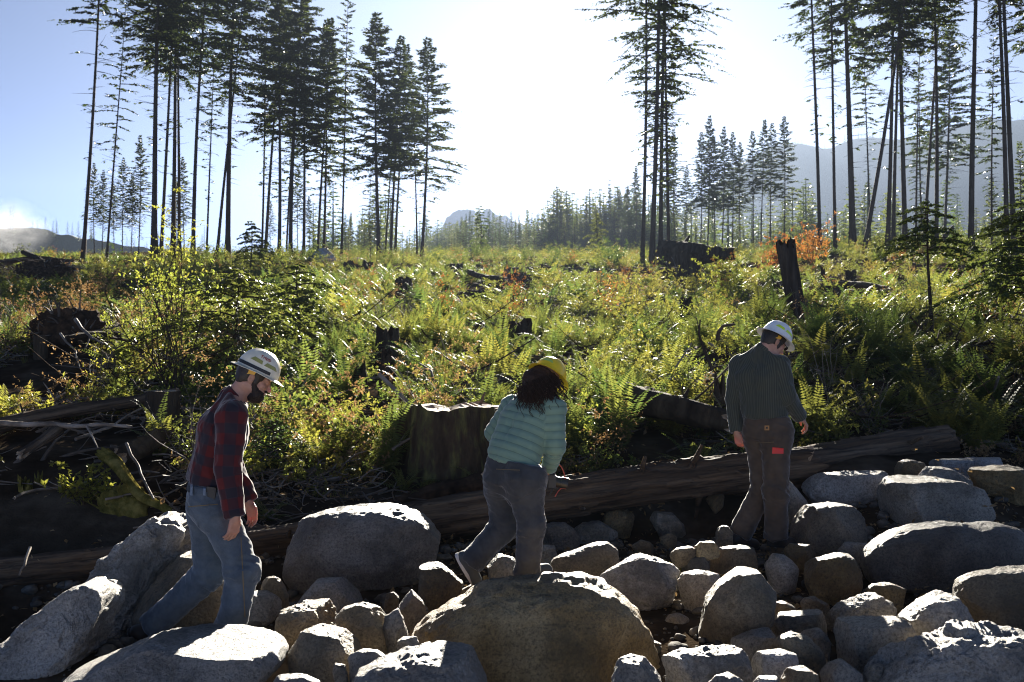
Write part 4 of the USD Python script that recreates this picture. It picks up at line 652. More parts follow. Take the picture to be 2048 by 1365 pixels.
stick("hooked branch on top of the gnarled stump", [(1436, 680, 11.55), (1437, 664, 11.5), (1446, 652, 11.5), (1470, 650, 11.4)], 0.03, 0.012, mat_="bark")
stick("forked dead twig standing left of the gnarled stump", [(1425, 740, 11.5), (1408, 700, 11.5), (1398, 668, 11.4), (1400, 642, 11.4)], 0.022, 0.008, mat_="bark", forks=2)
stick("thin leaning pole beside the brush pile", [(985, 600, 40), (1012, 575, 41), (1030, 555, 42)], 0.09, 0.03, mat_="bark")
stick("upright dead stem beside the dark rotten stump", [(1008, 720, 17), (1006, 680, 17), (1007, 632, 17)], 0.03, 0.018, mat_="bark")
stick("white forked stick in the ferns above the great stump", [(868, 762, 11.8), (862, 740, 12), (838, 728, 12.2)], 0.016, 0.008, forks=1)
stick("dead stub branch on top of the great stump", [(955, 822, 10.3), (964, 800, 10.2), (970, 786, 10.2)], 0.02, 0.01, mat_="bark")
stick("bark strip curling beside the great stump", [(785, 900, 9.7), (812, 880, 9.7), (848, 866, 9.6)], 0.02, 0.01, forks=1)
rg = np.random.default_rng(5)
for k in range(64):                                              # slash of the left slope
    px, py = rg.uniform(-10, 320), rg.uniform(690, 1010); d = float(np.interp(py, [690, 780, 860, 930, 1010], [17.5, 13.2, 10.9, 9.6, 8.9])); a = rg.uniform(-0.9, 0.9); L = rg.uniform(35, 130)
    stick("bleached stick in the slash on the left slope", [(px, py, d), (px + L * 0.5 * math.cos(a), py - L * 0.5 * math.sin(a) - 6, d + .1), (px + L * math.cos(a), py - L * math.sin(a) * 0.9, d + rg.uniform(-.2, .4))], rg.uniform(0.01, 0.026), 0.006, "slash sticks of the left slope", forks=int(rg.integers(0, 3)), seed=k)
for k in range(26):
    px, py = rg.uniform(500, 760), rg.uniform(930, 1010); d = float(np.interp(py, [930, 1010], [9.5, 8.7])); a = rg.uniform(-0.6, 0.8); L = rg.uniform(30, 100)
    stick("bleached stick in the litter between the bearded man and the blocky boulder", [(px, py, d), (px + L * 0.5 * math.cos(a), py - L * 0.5 * math.sin(a) - 8, d + .1), (px + L * math.cos(a), py - L * math.sin(a), d + .2)], rg.uniform(0.006, 0.012), 0.004, "litter sticks behind the fallen log", forks=int(rg.integers(0, 3)), seed=k)
# ---------------------------------------------------------------- undergrowth
def fern_mesh(seed, fronds=16, pairs=26, L=0.85, up=0.75, spread=1.0, simple=False):
    """A sword fern: arching fronds of paired leaflets from one crown."""
    rng = np.random.default_rng(seed); V, Fc, n = [], [], 0
    for k in range(fronds):
        a = 2 * PI * k / fronds + rng.uniform(-0.3, 0.3); l = L * rng.uniform(0.65, 1.15); el = rng.uniform(0.45, 1.35) * up; arch = rng.uniform(0.5, 1.5)
        t = np.linspace(0.1, 1, pairs); ang = el + 0.35 - arch * t ** 1.6
        r = np.cumsum(np.cos(ang)) * l / pairs * spread; z = np.cumsum(np.sin(ang)) * l / pairs
        o = np.array([math.cos(a), math.sin(a)]); c = np.stack([o[0] * r, o[1] * r, z], 1); tw = rng.uniform(-0.5, 0.5)
        tan = np.gradient(c, axis=0); tan /= np.linalg.norm(tan, axis=1, keepdims=True); sd = np.array([-o[1] * math.cos(tw), o[0] * math.cos(tw), math.sin(tw)])
        w = 0.115 * l / 0.85 * np.clip(np.minimum(t * 5, (1.03 - t) * 1.9), 0.02, 1) * rng.uniform(0.85, 1.1)
        hw = l / pairs * (0.36 if not simple else 0.5)
        for s in (-1, 1):
            tip = c + sd * (s * w)[:, None] + tan * (w * 0.35)[:, None] + [0, 0, 0] - np.array([0, 0, 1]) * (w * rng.uniform(0.05, 0.35, pairs))[:, None]
            mid = c + (tip - c) * 0.45
            if simple: v = np.stack([c - tan * hw, c + tan * hw, tip], 1).reshape(-1, 3); b = np.arange(pairs)[:, None] * 3; f = b + ([0, 1, 2] if s > 0 else [0, 2, 1])
            else: v = np.stack([c, mid - tan * hw, tip, mid + tan * hw], 1).reshape(-1, 3); b = np.arange(pairs)[:, None] * 4; f = np.vstack([b + [0, 1, 2], b + [0, 2, 3]])
            V.append(v); Fc.append(f + n); n += len(v)
        st = MB().tube(c[:: max(1, pairs // 6)], np.linspace(0.004, 0.0015, len(c[:: max(1, pairs // 6)])), 3, cap=False).mesh(); V.append(st[0]); Fc.append(st[1] + n); n += len(st[0])
    return np.vstack(V), np.vstack(Fc)
def leaves(pos, out, size, rng, width=0.5):
    """Small pointed leaves folded along the middle, at pos, facing out."""
    n = len(pos); o = out + rng.normal(size=(n, 3)) * 0.55; o /= np.linalg.norm(o, axis=1, keepdims=True) + 1e-9
    sd = np.cross(o, rng.normal(size=(n, 3)) * 0.6 + [0, 0, 1.0]); sd /= np.linalg.norm(sd, axis=1, keepdims=True) + 1e-9; up = np.cross(sd, o)
    s = (size * rng.uniform(0.6, 1.35, n))[:, None]; m = pos + o * s * 0.5
    v = np.stack([pos, m + sd * s * width * 0.5 + up * s * 0.1, pos + o * s, m - sd * s * width * 0.5 + up * s * 0.1], 1).reshape(-1, 3); b = np.arange(n)[:, None] * 4
    return v, np.vstack([b + [0, 1, 2], b + [0, 2, 3]])
def shrub_parts(seed, H=1.0, R=0.5, stems=9, nleaf=26, leaf=0.05, upright=0.7, twigs=5):
    rng = np.random.default_rng(seed); lv, st = MB(), MB()
    for k in range(stems):
        a = rng.uniform(0, 2 * PI); h = H * rng.uniform(0.5, 1.0); lean = R * rng.uniform(0.2, 1.0); t = np.linspace(0, 1, 7); o = np.array([math.cos(a), math.sin(a)])
        c = np.stack([o[0] * lean * t ** 1.4 + 0.04 * H * np.sin(t * 5 + k), o[1] * lean * t ** 1.4 + 0.04 * H * np.cos(t * 4 + k), h * t], 1)
        st.tube(c, np.linspace(0.007, 0.002, 7) * (0.6 + H * 0.5), 4, cap=False)
        for q in range(twigs):
            t0 = rng.uniform(0.25, 1.0); p = np.array([np.interp(t0, t, c[:, i]) for i in range(3)]); a2 = rng.uniform(0, 2 * PI); l = 0.28 * H * rng.uniform(0.4, 1.1) * (1.15 - t0 * 0.5)
            d2 = np.array([math.cos(a2), math.sin(a2), rng.uniform(-0.1, 0.9)]); tt = np.linspace(0, 1, 4)[:, None]; tw = p + d2 * l * tt - [0, 0, 1] * (0.12 * l * tt ** 2)
            st.tube(tw, np.linspace(0.003, 0.001, 4), 3, cap=False)
            m = max(3, nleaf // twigs); u = rng.uniform(0.1, 1.05, m)[:, None]; pos = p + d2 * l * u - [0, 0, 1] * (0.12 * l * u ** 2)
            lv.add(*leaves(pos, d2 * 0.4 + rng.normal(size=(m, 3)) * 0.7, leaf, rng))
    return st.mesh(), lv.mesh()
def grass_mesh(seed, n=26, L=0.35):
    rng = np.random.default_rng(seed); mb = MB()
    for k in range(n):
        a = rng.uniform(0, 2 * PI); o = np.array([math.cos(a), math.sin(a), 0]); b = rng.uniform(0, .1) * o; l = L * rng.uniform(0.5, 1.2); t = np.linspace(0, 1, 4)[:, None]
        c = b + o * l * 0.6 * t ** 1.8 * rng.uniform(.3, 1.1) + [0, 0, 1] * (l * (t - 0.35 * t ** 2.5)); sd = np.array([-o[1], o[0], 0]) * 0.006 * (1.05 - t)
        v = np.vstack([c - sd, c + sd]); mb.add(v, [[i, i + 1, i + 5] for i in range(3)] + [[i, i + 5, i + 4] for i in range(3)])
    return mb.mesh()
def twig_mesh(seed, n=9, L=0.5):
    rng = np.random.default_rng(seed); mb = MB()
    for k in range(n):
        a = rng.uniform(0, 2 * PI); p = rng.normal(size=3) * [0.16, 0.16, 0.02] + [0, 0, 0.04]; l = L * rng.uniform(0.3, 1.1); t = np.linspace(-0.5, 0.5, 6)[:, None]; bend = rng.normal(size=3) * 0.12 * l
        mb.tube(p + np.array([math.cos(a), math.sin(a), rng.uniform(-0.12, 0.4)]) * l * t + bend * (t * 2) ** 2, np.linspace(0.008, 0.003, 6) * rng.uniform(0.6, 1.5), 4)
    return mb.mesh()
def litter_mesh(seed, n=40):
    rng = np.random.default_rng(seed); p = rng.normal(size=(n, 3)) * [0.2, 0.2, 0.012] + [0, 0, 0.02]
    return leaves(p, rng.normal(size=(n, 3)) * [1, 1, 0.25], 0.05, rng, 0.6)
def kinds_for(prim, meshes):
    out = []
    for name, mesh, m in meshes: out.append(usdkit.mesh(stage, numbered(str(prim.GetPath()), name), mesh, M(m)).GetPath())
    return out
def scatter(name, meshes, where, rng, scale=(0.7, 1.3), label=None, weights=None, lean=0.15):
    """Growth nobody could count, as one object: where is an (n, 2) array of ground positions."""
    x = UsdGeom.Xform.Define(stage, numbered("/World", name)); tag(x.GetPrim(), kind="stuff", label=label)
    n = len(where); pick = rng.choice(len(meshes), n, p=weights)
    pi = UsdGeom.PointInstancer.Define(stage, str(x.GetPath()) + "/" + "growth"); tag(pi.GetPrim(), kind="stuff")
    for pth in kinds_for(pi.GetPrim(), meshes): pi.CreatePrototypesRel().AddTarget(pth)
    pos = np.stack([where[:, 0], where[:, 1], ground(where[:, 0], where[:, 1]) - 0.02], 1)
    pi.CreateProtoIndicesAttr(Vt.IntArray.FromNumpy(pick.astype(np.int32))); pi.CreatePositionsAttr(Vt.Vec3fArray.FromNumpy(pos.astype(np.float32)))
    s = rng.uniform(*scale, n) * np.interp(where[:, 1], [30, 60, 110], [1, 0.75, 0.5]); pi.CreateScalesAttr(Vt.Vec3fArray.FromNumpy(np.repeat(s[:, None], 3, 1).astype(np.float32)))
    a = rng.uniform(0, 2 * PI, n); tx, ty = rng.normal(size=n) * lean * 0.5, rng.normal(size=n) * lean * 0.5
    q = np.stack([np.cos(a / 2), tx, ty, np.sin(a / 2)], 1); q /= np.linalg.norm(q, axis=1, keepdims=True)
    pi.CreateOrientationsAttr(Vt.QuathArray([Gf.Quath(float(w), float(x_), float(y_), float(z_)) for w, x_, y_, z_ in q]))
def sow(n, d0, d1, rng, power=0.0, u0=-0.60, u1=0.60, keep=None):
    """n ground positions in view between d0 and d1; power 0 spreads them evenly over distance, 1 evenly over the ground."""
    out = np.zeros((0, 2))
    while len(out) < n:
        t = rng.uniform(size=n * 2); d = (d0 ** (power + 1) + t * (d1 ** (power + 1) - d0 ** (power + 1))) ** (1 / (power + 1)); x = rng.uniform(u0, u1, n * 2) * d
        p = np.stack([x, d], 1); m = d > 8.9 + 0.17 * np.clip(x, -6, 8) + 0.15
        m &= ~((np.abs(x + 0.65) < 0.62) & (d < 10.1) & (d > 8.6))                      # the great stump
        for cx_, cy_, hw_, fr_ in CLEAR: m &= ~((np.abs(x - cx_ * d / cy_) < hw_) & (d > cy_ - fr_) & (d < cy_ + 0.3))
        if keep is not None: m &= keep(x, d) > rng.uniform(size=n * 2)
        out = np.vstack([out, p[m]])
    return out[:n]
rng = np.random.default_rng(21)
patch = lambda s, k, a, b: (lambda x, d: sstep(a, b, fbm(np.stack([x * k, d * k, x * 0 + s], -1), 3, s)))
leftbare = lambda x, d: np.where((x / d < -0.33) & (d < 26), 0.14, 1.0)
ferns_near = [("fern_shape", fern_mesh(s, 17, 24, 0.9), "fern_leaf") for s in (1, 2, 3)]
ferns_up = [("fern_shape", fern_mesh(s, 15, 22, 1.0, up=1.0, spread=0.75), "fern_leaf") for s in (4, 5)]
ferns_far = [("fern_shape", fern_mesh(s, 14, 11, 0.95, simple=True), "fern_leaf") for s in (6, 7, 8)]
sh = {k: shrub_parts(*a) for k, a in dict(salal=(31, 0.6, 0.45, 12, 34, 0.065), berry=(32, 0.9, 0.45, 11, 40, 0.038), tall=(33, 1.35, 0.5, 9, 60, 0.05), thin=(34, 1.2, 0.35, 7, 36, 0.04), low=(35, 0.35, 0.4, 10, 24, 0.06)).items()}
def shrub(k, m, st="dead_twig"): return ("shrub_shape", sh[k][1], m)
def merged(k): return ("stem_shape", sh[k][0], "dead_twig")
# far and middle slope
scatter("distant_ferns", ferns_far, sow(3600, 24, 110, rng, 0.35, keep=lambda x, d: 0.08 + 0.92 * patch(3, 0.16, -0.2, 0.2)(x, d)), rng, (0.7, 1.35))
scatter("distant_shrubs", [shrub("berry", "shrub_leaf"), shrub("tall", "shrub_leaf"), shrub("thin", "autumn_leaf"), shrub("low", "yellow_leaf"), shrub("thin", "dry_leaf"), merged("tall")],
        sow(1900, 22, 120, rng, 0.35, keep=lambda x, d: 0.2 + 0.8 * patch(4, 0.12, -0.2, 0.25)(x, d)), rng, (0.6, 1.3), weights=[.36, .22, .05, .18, .09, .1])
scatter("ridge_brush", [shrub("tall", "shrub_leaf"), shrub("thin", "dry_leaf"), shrub("tall", "yellow_leaf"), shrub("tall", "autumn_leaf"), ("needle_shape", shrub_parts(36, 1.6, 0.9, 10, 60, 0.09)[1], "young_needle")],
        sow(1500, 62, 118, rng, 0.6, keep=lambda x, d: np.where(x / d < -0.36, 0.25, 1.0)), rng, (0.7, 1.9), weights=[.34, .16, .17, .05, .28])
scatter("dry_grass", [("grass_shape", grass_mesh(s, 22, 0.5), "grass_blade") for s in (1, 2)], sow(2000, 18, 100, rng, 0.3), rng, (0.7, 1.6))
# near slope
scatter("fern_growth", ferns_near + ferns_up, sow(520, 10.6, 26, rng, 0.25, keep=lambda x, d: leftbare(x, d) * (0.25 + 0.75 * patch(5, 0.3, -0.25, 0.15)(x, d))), rng, (0.5, 0.95))
scatter("shrub_growth", [shrub("salal", "shrub_leaf"), shrub("berry", "shrub_leaf"), shrub("tall", "shrub_leaf"), shrub("thin", "yellow_leaf"), shrub("low", "yellow_leaf"), shrub("thin", "dry_leaf"), merged("tall"), merged("thin")],
        sow(760, 9.4, 27, rng, 0.2, keep=lambda x, d: np.maximum(leftbare(x, d), .3) * (0.25 + 0.75 * patch(8, 0.35, -0.2, 0.2)(x, d))), rng, (0.4, 0.9), weights=[.26, .19, .06, .12, .13, .07, .07, .1])
scatter("ground_cover", [shrub("low", "shrub_leaf"), shrub("low", "fern_leaf"), ("grass_shape", grass_mesh(5, 24, 0.25), "grass_blade"), shrub("low", "dry_leaf")], sow(1300, 9.0, 24, rng, 0.0), rng, (0.3, 0.7), weights=[.36, .2, .22, .22])
scatter("twig_litter", [("twig_shape", twig_mesh(s), "dead_twig") for s in (1, 2, 3)], np.vstack([sow(900, 8.9, 24, rng, 0.0), sow(900, 8.6, 20, rng, 0.0, -0.6, -0.22)]), rng, (0.5, 1.5))
scatter("leaf_litter", [("litter_shape", litter_mesh(s), "dry_leaf") for s in (1, 2)], np.vstack([sow(700, 8.9, 16, rng, 0.0), np.stack([rng.uniform(-3.5, 4.5, 160), rng.uniform(6.5, 9.2, 160)], 1)]), rng, (0.6, 1.2))

scatter("bank_growth", [shrub("low", "shrub_leaf"), shrub("low", "yellow_leaf"), shrub("thin", "dry_leaf"), ("fern_shape", fern_mesh(9, 9, 20, 0.6), "fern_leaf"), ("grass_shape", grass_mesh(7, 24, 0.35), "grass_blade"), ("twig_shape", twig_mesh(21, 8, 0.6), "dead_twig")],
        np.vstack([sow(620, 8.7, 24, rng, 0.2, -0.62, -0.3), sow(200, 9.0, 13, rng, 0.0, -0.3, 0.0)]), rng, (0.45, 1.05), weights=[.3, .18, .09, .15, .12, .16])
scatter("slash_debris", [("debris_shape", twig_mesh(s, 14, 0.9), m) for s, m in ((11, "bark"), (12, "rotten"), (13, "dead_twig"), (14, "bark"))], sow(1300, 11, 75, rng, 0.25), rng, (0.8, 2.4), weights=[.35, .3, .15, .2])
def clod(seed): s = trimesh.creation.icosphere(2); v = np.array(s.vertices); return v * (1 + 0.5 * fbm(v * 1.5 + seed, 3, seed) + 0.25 * fbm(v * 5 + seed, 2, seed))[:, None] * [0.5, 0.4, 0.22], np.array(s.faces)
scatter("rotten_wood", [("wood_shape", clod(s), "rotten") for s in (1, 2, 3)] + [("wood_shape", MB().tube([[-.7, 0, .1], [-.2, .03, .12], [.3, 0, .14], [.8, -.05, .1]], [.09, .1, .085, .07], 8).mesh(), "stump_wood")], sow(260, 12, 70, rng, 0.4), rng, (0.5, 1.5))
# plants one can point to
def grow(prim, parts):
    for nm, mesh, m in parts: obj(nm, mesh, m, prim)
def fern_kind(seed, **kw):
    def b(p): obj("fern_frond", fern_mesh(seed, **kw), "fern_leaf", p)
    return b
FERNS = {"fern_a": dict(seed=51, fronds=15, pairs=30, L=0.85), "fern_b": dict(seed=52, fronds=13, pairs=30, L=0.95, up=1.05, spread=0.8), "fern_c": dict(seed=53, fronds=11, pairs=28, L=0.7)}
def fern_parts(p, seed, fronds, pairs, L, up=0.75, spread=1.0):
    for k in range(fronds):
        v, f = fern_mesh(seed * 100 + k, 1, pairs, L, up, spread); a = 2 * PI * k / fronds; R = np.array([[math.cos(a), -math.sin(a), 0], [math.sin(a), math.cos(a), 0], [0, 0, 1]])
        obj("frond", (v @ R.T, f), "fern_leaf", p)
for key, kw in FERNS.items(): proto(key, lambda p, kw=kw: fern_parts(p, **kw))
rg = random.Random(8)
def fern_at(px, d, label, kind=None, s=1.0, group=None, up=0.0):
    b = on_ground(px, d, 0.03); b[2] += up
    copy(kind or rg.choice(list(FERNS)), "sword_fern", label, "fern", b, group, rg.uniform(0, 360), s * rg.uniform(0.9, 1.1))
fern_at(778, 9.75, "backlit fern with two bright upright fronds against the great stump's dark side", "fern_b", 0.8)
fern_at(1238, 10.7, "silvery upright fern on the bank right of the woman", "fern_b", 1.0); fern_at(1212, 11.6, "tall glinting fern uphill of the silvery upright one", "fern_b", 1.1)
fern_at(1392, 10.1, "fern spreading stiff lit fronds at the striped-shirt man's elbow", "fern_a", 0.72); fern_at(1150, 10.6, "yellow-green fern right behind the woman's back", "fern_b", 0.8)
fern_at(1610, 12.0, "fern catching light just past the striped-shirt man's chest", "fern_a", 0.85); fern_at(640, 9.9, "bright yellow-green fern before the little spruce", "fern_a", 0.7)
fern_at(540, 8.75, "small fern glowing in the litter at the bearded man's back", "fern_c", 0.55); fern_at(318, 10.0, "fern growing up against the sawn stump with a bright top", "fern_b", 0.75)
fern_at(352, 7.7, "tiny fern on the slab just at the bearded man's seat", "fern_c", 0.22, up=0.25); fern_at(735, 9.6, "fern low at the left flank of the great stump", "fern_c", 0.7)
fern_at(806, 9.3, "dark fern drooping before the great stump's foot", "fern_c", 0.55); fern_at(958, 9.45, "small fern at the great stump's other flank beside the woman", "fern_c", 0.5); fern_at(850, 9.25, "low fern between the rotten log and the great stump", "fern_c", 0.4)
for px, d in ((905, 17.5), (930, 16.5), (960, 18), (1060, 17), (1085, 18.5), (1110, 16.5), (870, 18), (845, 16), (1000, 16), (700, 17), (670, 15.5), (1170, 15), (1215, 14.5), (1255, 13.5), (1290, 12.6), (1320, 15), (1345, 13.4), (1480, 15.5), (1520, 17), (1550, 18.5), (1650, 15), (1690, 14), (1730, 16), (1780, 13.6), (1830, 15), (1880, 13), (1700, 12.3), (1650, 13.2), (1950, 14.5), (2010, 13.2), (560, 15), (610, 13.6), (690, 13), (820, 13), (1100, 12.8), (1180, 12.3), (1265, 11.9)):
    fern_at(px, d, "sword fern standing among many on the slope behind the walkers", None, 1.0, "sword ferns on the slope behind the walkers")
def shrub_thing(name, label, px, d, seed, H, R, leafm, cat="shrub", stemm="bark", **kw):
    st, lv = shrub_parts(seed, H, R, **kw); x = thing(name, label, cat, on_ground(px, d, 0.03)); obj("stem", st, stemm, x); obj("foliage", lv, leafm, x); return x
shrub_thing("leafy_shrub", "tall airy shrub with yellow-green leaves left of the bearded man", 345, 12.2, 71, 2.15, 0.75, "yellow_leaf", stems=16, nleaf=95, leaf=0.05, twigs=11)
shrub_thing("leafy_shrub", "slender yellow-leaved sapling reaching up to the trunks on the skyline", 320, 17.0, 72, 3.1, 0.6, "yellow_leaf", stems=7, nleaf=90, leaf=0.07, twigs=10)
shrub_thing("red_maple", "red-leaved maple on the skyline left of the grove", 1562, 58, 73, 3.0, 1.7, "autumn_leaf", stems=12, nleaf=90, leaf=0.16, twigs=8)
shrub_thing("red_maple", "deeper red maple beside the first trunks of the grove", 1618, 62, 74, 3.4, 2.0, "autumn_leaf", stems=12, nleaf=90, leaf=0.16, twigs=8)
shrub_thing("leafy_shrub", "golden shrub glowing left of the tall broken snag", 1447, 27, 75, 2.0, 0.95, "yellow_leaf", stems=11, nleaf=90, leaf=0.075, twigs=8)
shrub_thing("leafy_shrub", "orange-tinted shrub above the golden one", 1448, 36, 76, 1.6, 0.8, "autumn_leaf", stems=9, nleaf=60, leaf=0.07, twigs=7)
shrub_thing("leafy_shrub", "rust-coloured shrub on the slope left of the leafy shrub", 205, 30, 77, 1.7, 1.2, "dry_leaf", stems=11, nleaf=70, leaf=0.07, twigs=7)
shrub_thing("leafy_shrub", "thicket of reddish twigs by the young hemlock at the picture's edge", 1985, 17.5, 78, 1.5, 1.0, "dry_leaf", stems=18, nleaf=40, leaf=0.04, twigs=9)
shrub_thing("leafy_shrub", "bright low leafy plant beside the mossy root mound", 165, 8.75, 79, 0.42, 0.4, "yellow_leaf", stems=10, nleaf=50, leaf=0.055, twigs=6)
shrub_thing("leafy_shrub", "round-leaved shrub spilling down left of the great stump", 690, 9.9, 80, 0.8, 0.45, "shrub_leaf", stems=11, nleaf=60, leaf=0.07, twigs=7)
shrub_thing("leafy_shrub", "glossy leaves over the log just right of the woman's knees", 1205, 9.75, 81, 0.42, 0.5, "shrub_leaf", stems=11, nleaf=46, leaf=0.06, twigs=6)
shrub_thing("leafy_shrub", "dark glossy shrub in the shade past the striped-shirt man", 1660, 11.2, 82, 0.7, 0.6, "shrub_leaf", stems=12, nleaf=60, leaf=0.055, twigs=7)
shrub_thing("fern_sprout", "little bright sprout between the blocky boulder and the bearded man's knee", 545, 6.9, 83, 0.16, 0.1, "yellow_leaf", cat="sprout", stems=5, nleaf=14, leaf=0.03, twigs=3)
for px, d, lb in ((1640, 7.35, "grass tuft between the squarish boulder and the smooth stone"), (1350, 7.5, "small grass tuft beside the cobbles"), (1985, 8.0, "tiny weed behind the great oval boulder")):
    x = thing("grass_tuft", lb, "grass tuft", on_ground(px, d)); obj("blades", grass_mesh(int(px), 40, 0.16), "grass_blade", x)
# young hemlocks and a spruce seedling near by
def hemlock(label, px, d, H, seed, Lmax, r0, cb, nb, tufts, width, top=None, name="young_hemlock", mat_="young_needle", droop=0.4):
    b = on_ground(px, d, 0.05); t = np.array([0, 0, 1.0])
    if top is not None: q = P(top[0], top[1], d); H = np.linalg.norm(q - b); t = (q - b) / H
    x = thing(name, label, "tree", b, tilt=t); rng = np.random.default_rng(seed); cr, tw = MB(), MB(); tz = np.linspace(0, 1, 10)
    ax = np.stack([0.02 * H * np.sin(tz * 4 + seed), 0.02 * H * np.cos(tz * 3 + seed), tz * H], 1); ax -= ax[0]; obj("trunk", MB().tube(ax, r0 * (1 - 0.9 * tz), 8).mesh(), "bark", x, smooth=True)
    for k in range(nb):
        s = (k + rng.uniform()) / nb; h = cb + (0.99 - cb) * s; root = np.array([np.interp(h, tz, ax[:, i]) for i in range(3)]); a = k * 2.4 + rng.normal() * 0.4
        L = Lmax * (1 - s) ** 0.6 * rng.uniform(0.5, 1.1) + 0.06 * Lmax; u = np.array([math.cos(a), math.sin(a), 0]); sd = np.array([-u[1], u[0], 0]); el = 0.35 - 0.2 * (1 - s); tt = np.linspace(0, 1, 7)
        pt = lambda q: root + np.outer(np.atleast_1d(q) * L, u) + np.outer(L * (el * np.atleast_1d(q) - droop * 1.1 * np.atleast_1d(q) ** 2), [0, 0, 1])
        tw.tube(pt(tt), np.linspace(0.012, 0.003, 7) * (0.4 + Lmax * 0.4), 4, cap=False)
        ns = max(4, int(tufts * 0.35 * (0.3 + L / Lmax)))
        for q in np.linspace(0.12, 1.0, ns):
            l2 = 0.42 * L * (1.08 - q) * rng.uniform(0.6, 1.25) + 0.04; sg = rng.choice([-1, 1])
            spray(cr, pt(q)[0], u * 0.75 + sd * sg * 0.8 + [0, 0, rng.uniform(-0.35, 0.05)], l2, width * 0.5, 0.25, max(8, int(l2 / (width * 0.12))), rng, 0.9, 2.3)
    obj("branchwork", tw.mesh(), "bark", x, kind="stuff"); obj("crown", cr.mesh(), mat_, x)
hemlock("young hemlock with spreading drooping boughs uphill behind the bearded man", 448, 14.0, 2.2, 201, 1.9, 0.045, 0.38, 34, 60, 0.15, top=(486, 540))
hemlock("low hemlock whose boughs spread wide right of the leafy shrub", 600, 17.5, 1.6, 202, 1.7, 0.04, 0.2, 30, 60, 0.16)
hemlock("thin dark hemlock with a long bare stem on the right slope", 1864, 15.5, 3, 203, 1.0, 0.04, 0.62, 26, 40, 0.14, top=(1866, 400))
hemlock("dark hemlock whose boughs reach in from the picture's edge", 2075, 15.0, 3, 204, 1.9, 0.06, 0.35, 46, 60, 0.15, top=(2062, 395))
hemlock("little spruce seedling just past the bearded man's chest", 545, 9.6, 0.9, 205, 0.42, 0.014, 0.1, 46, 26, 0.06, top=(541, 838), name="spruce_seedling", droop=0.15)
hemlock("feathery young fir on the ridge right of the slim trunks", 500, 60, 3.2, 206, 1.6, 0.06, 0.05, 50, 40, 0.3, name="young_fir")
hemlock("pale little fir standing alone before the far tree line", 960, 100, 5, 207, 1.6, 0.07, 0.05, 40, 30, 0.4, name="young_fir")
hemlock("second pale little fir before the far tree line, near the sunlit trunks", 1195, 90, 4, 208, 1.5, 0.07, 0.05, 36, 30, 0.4, name="young_fir")
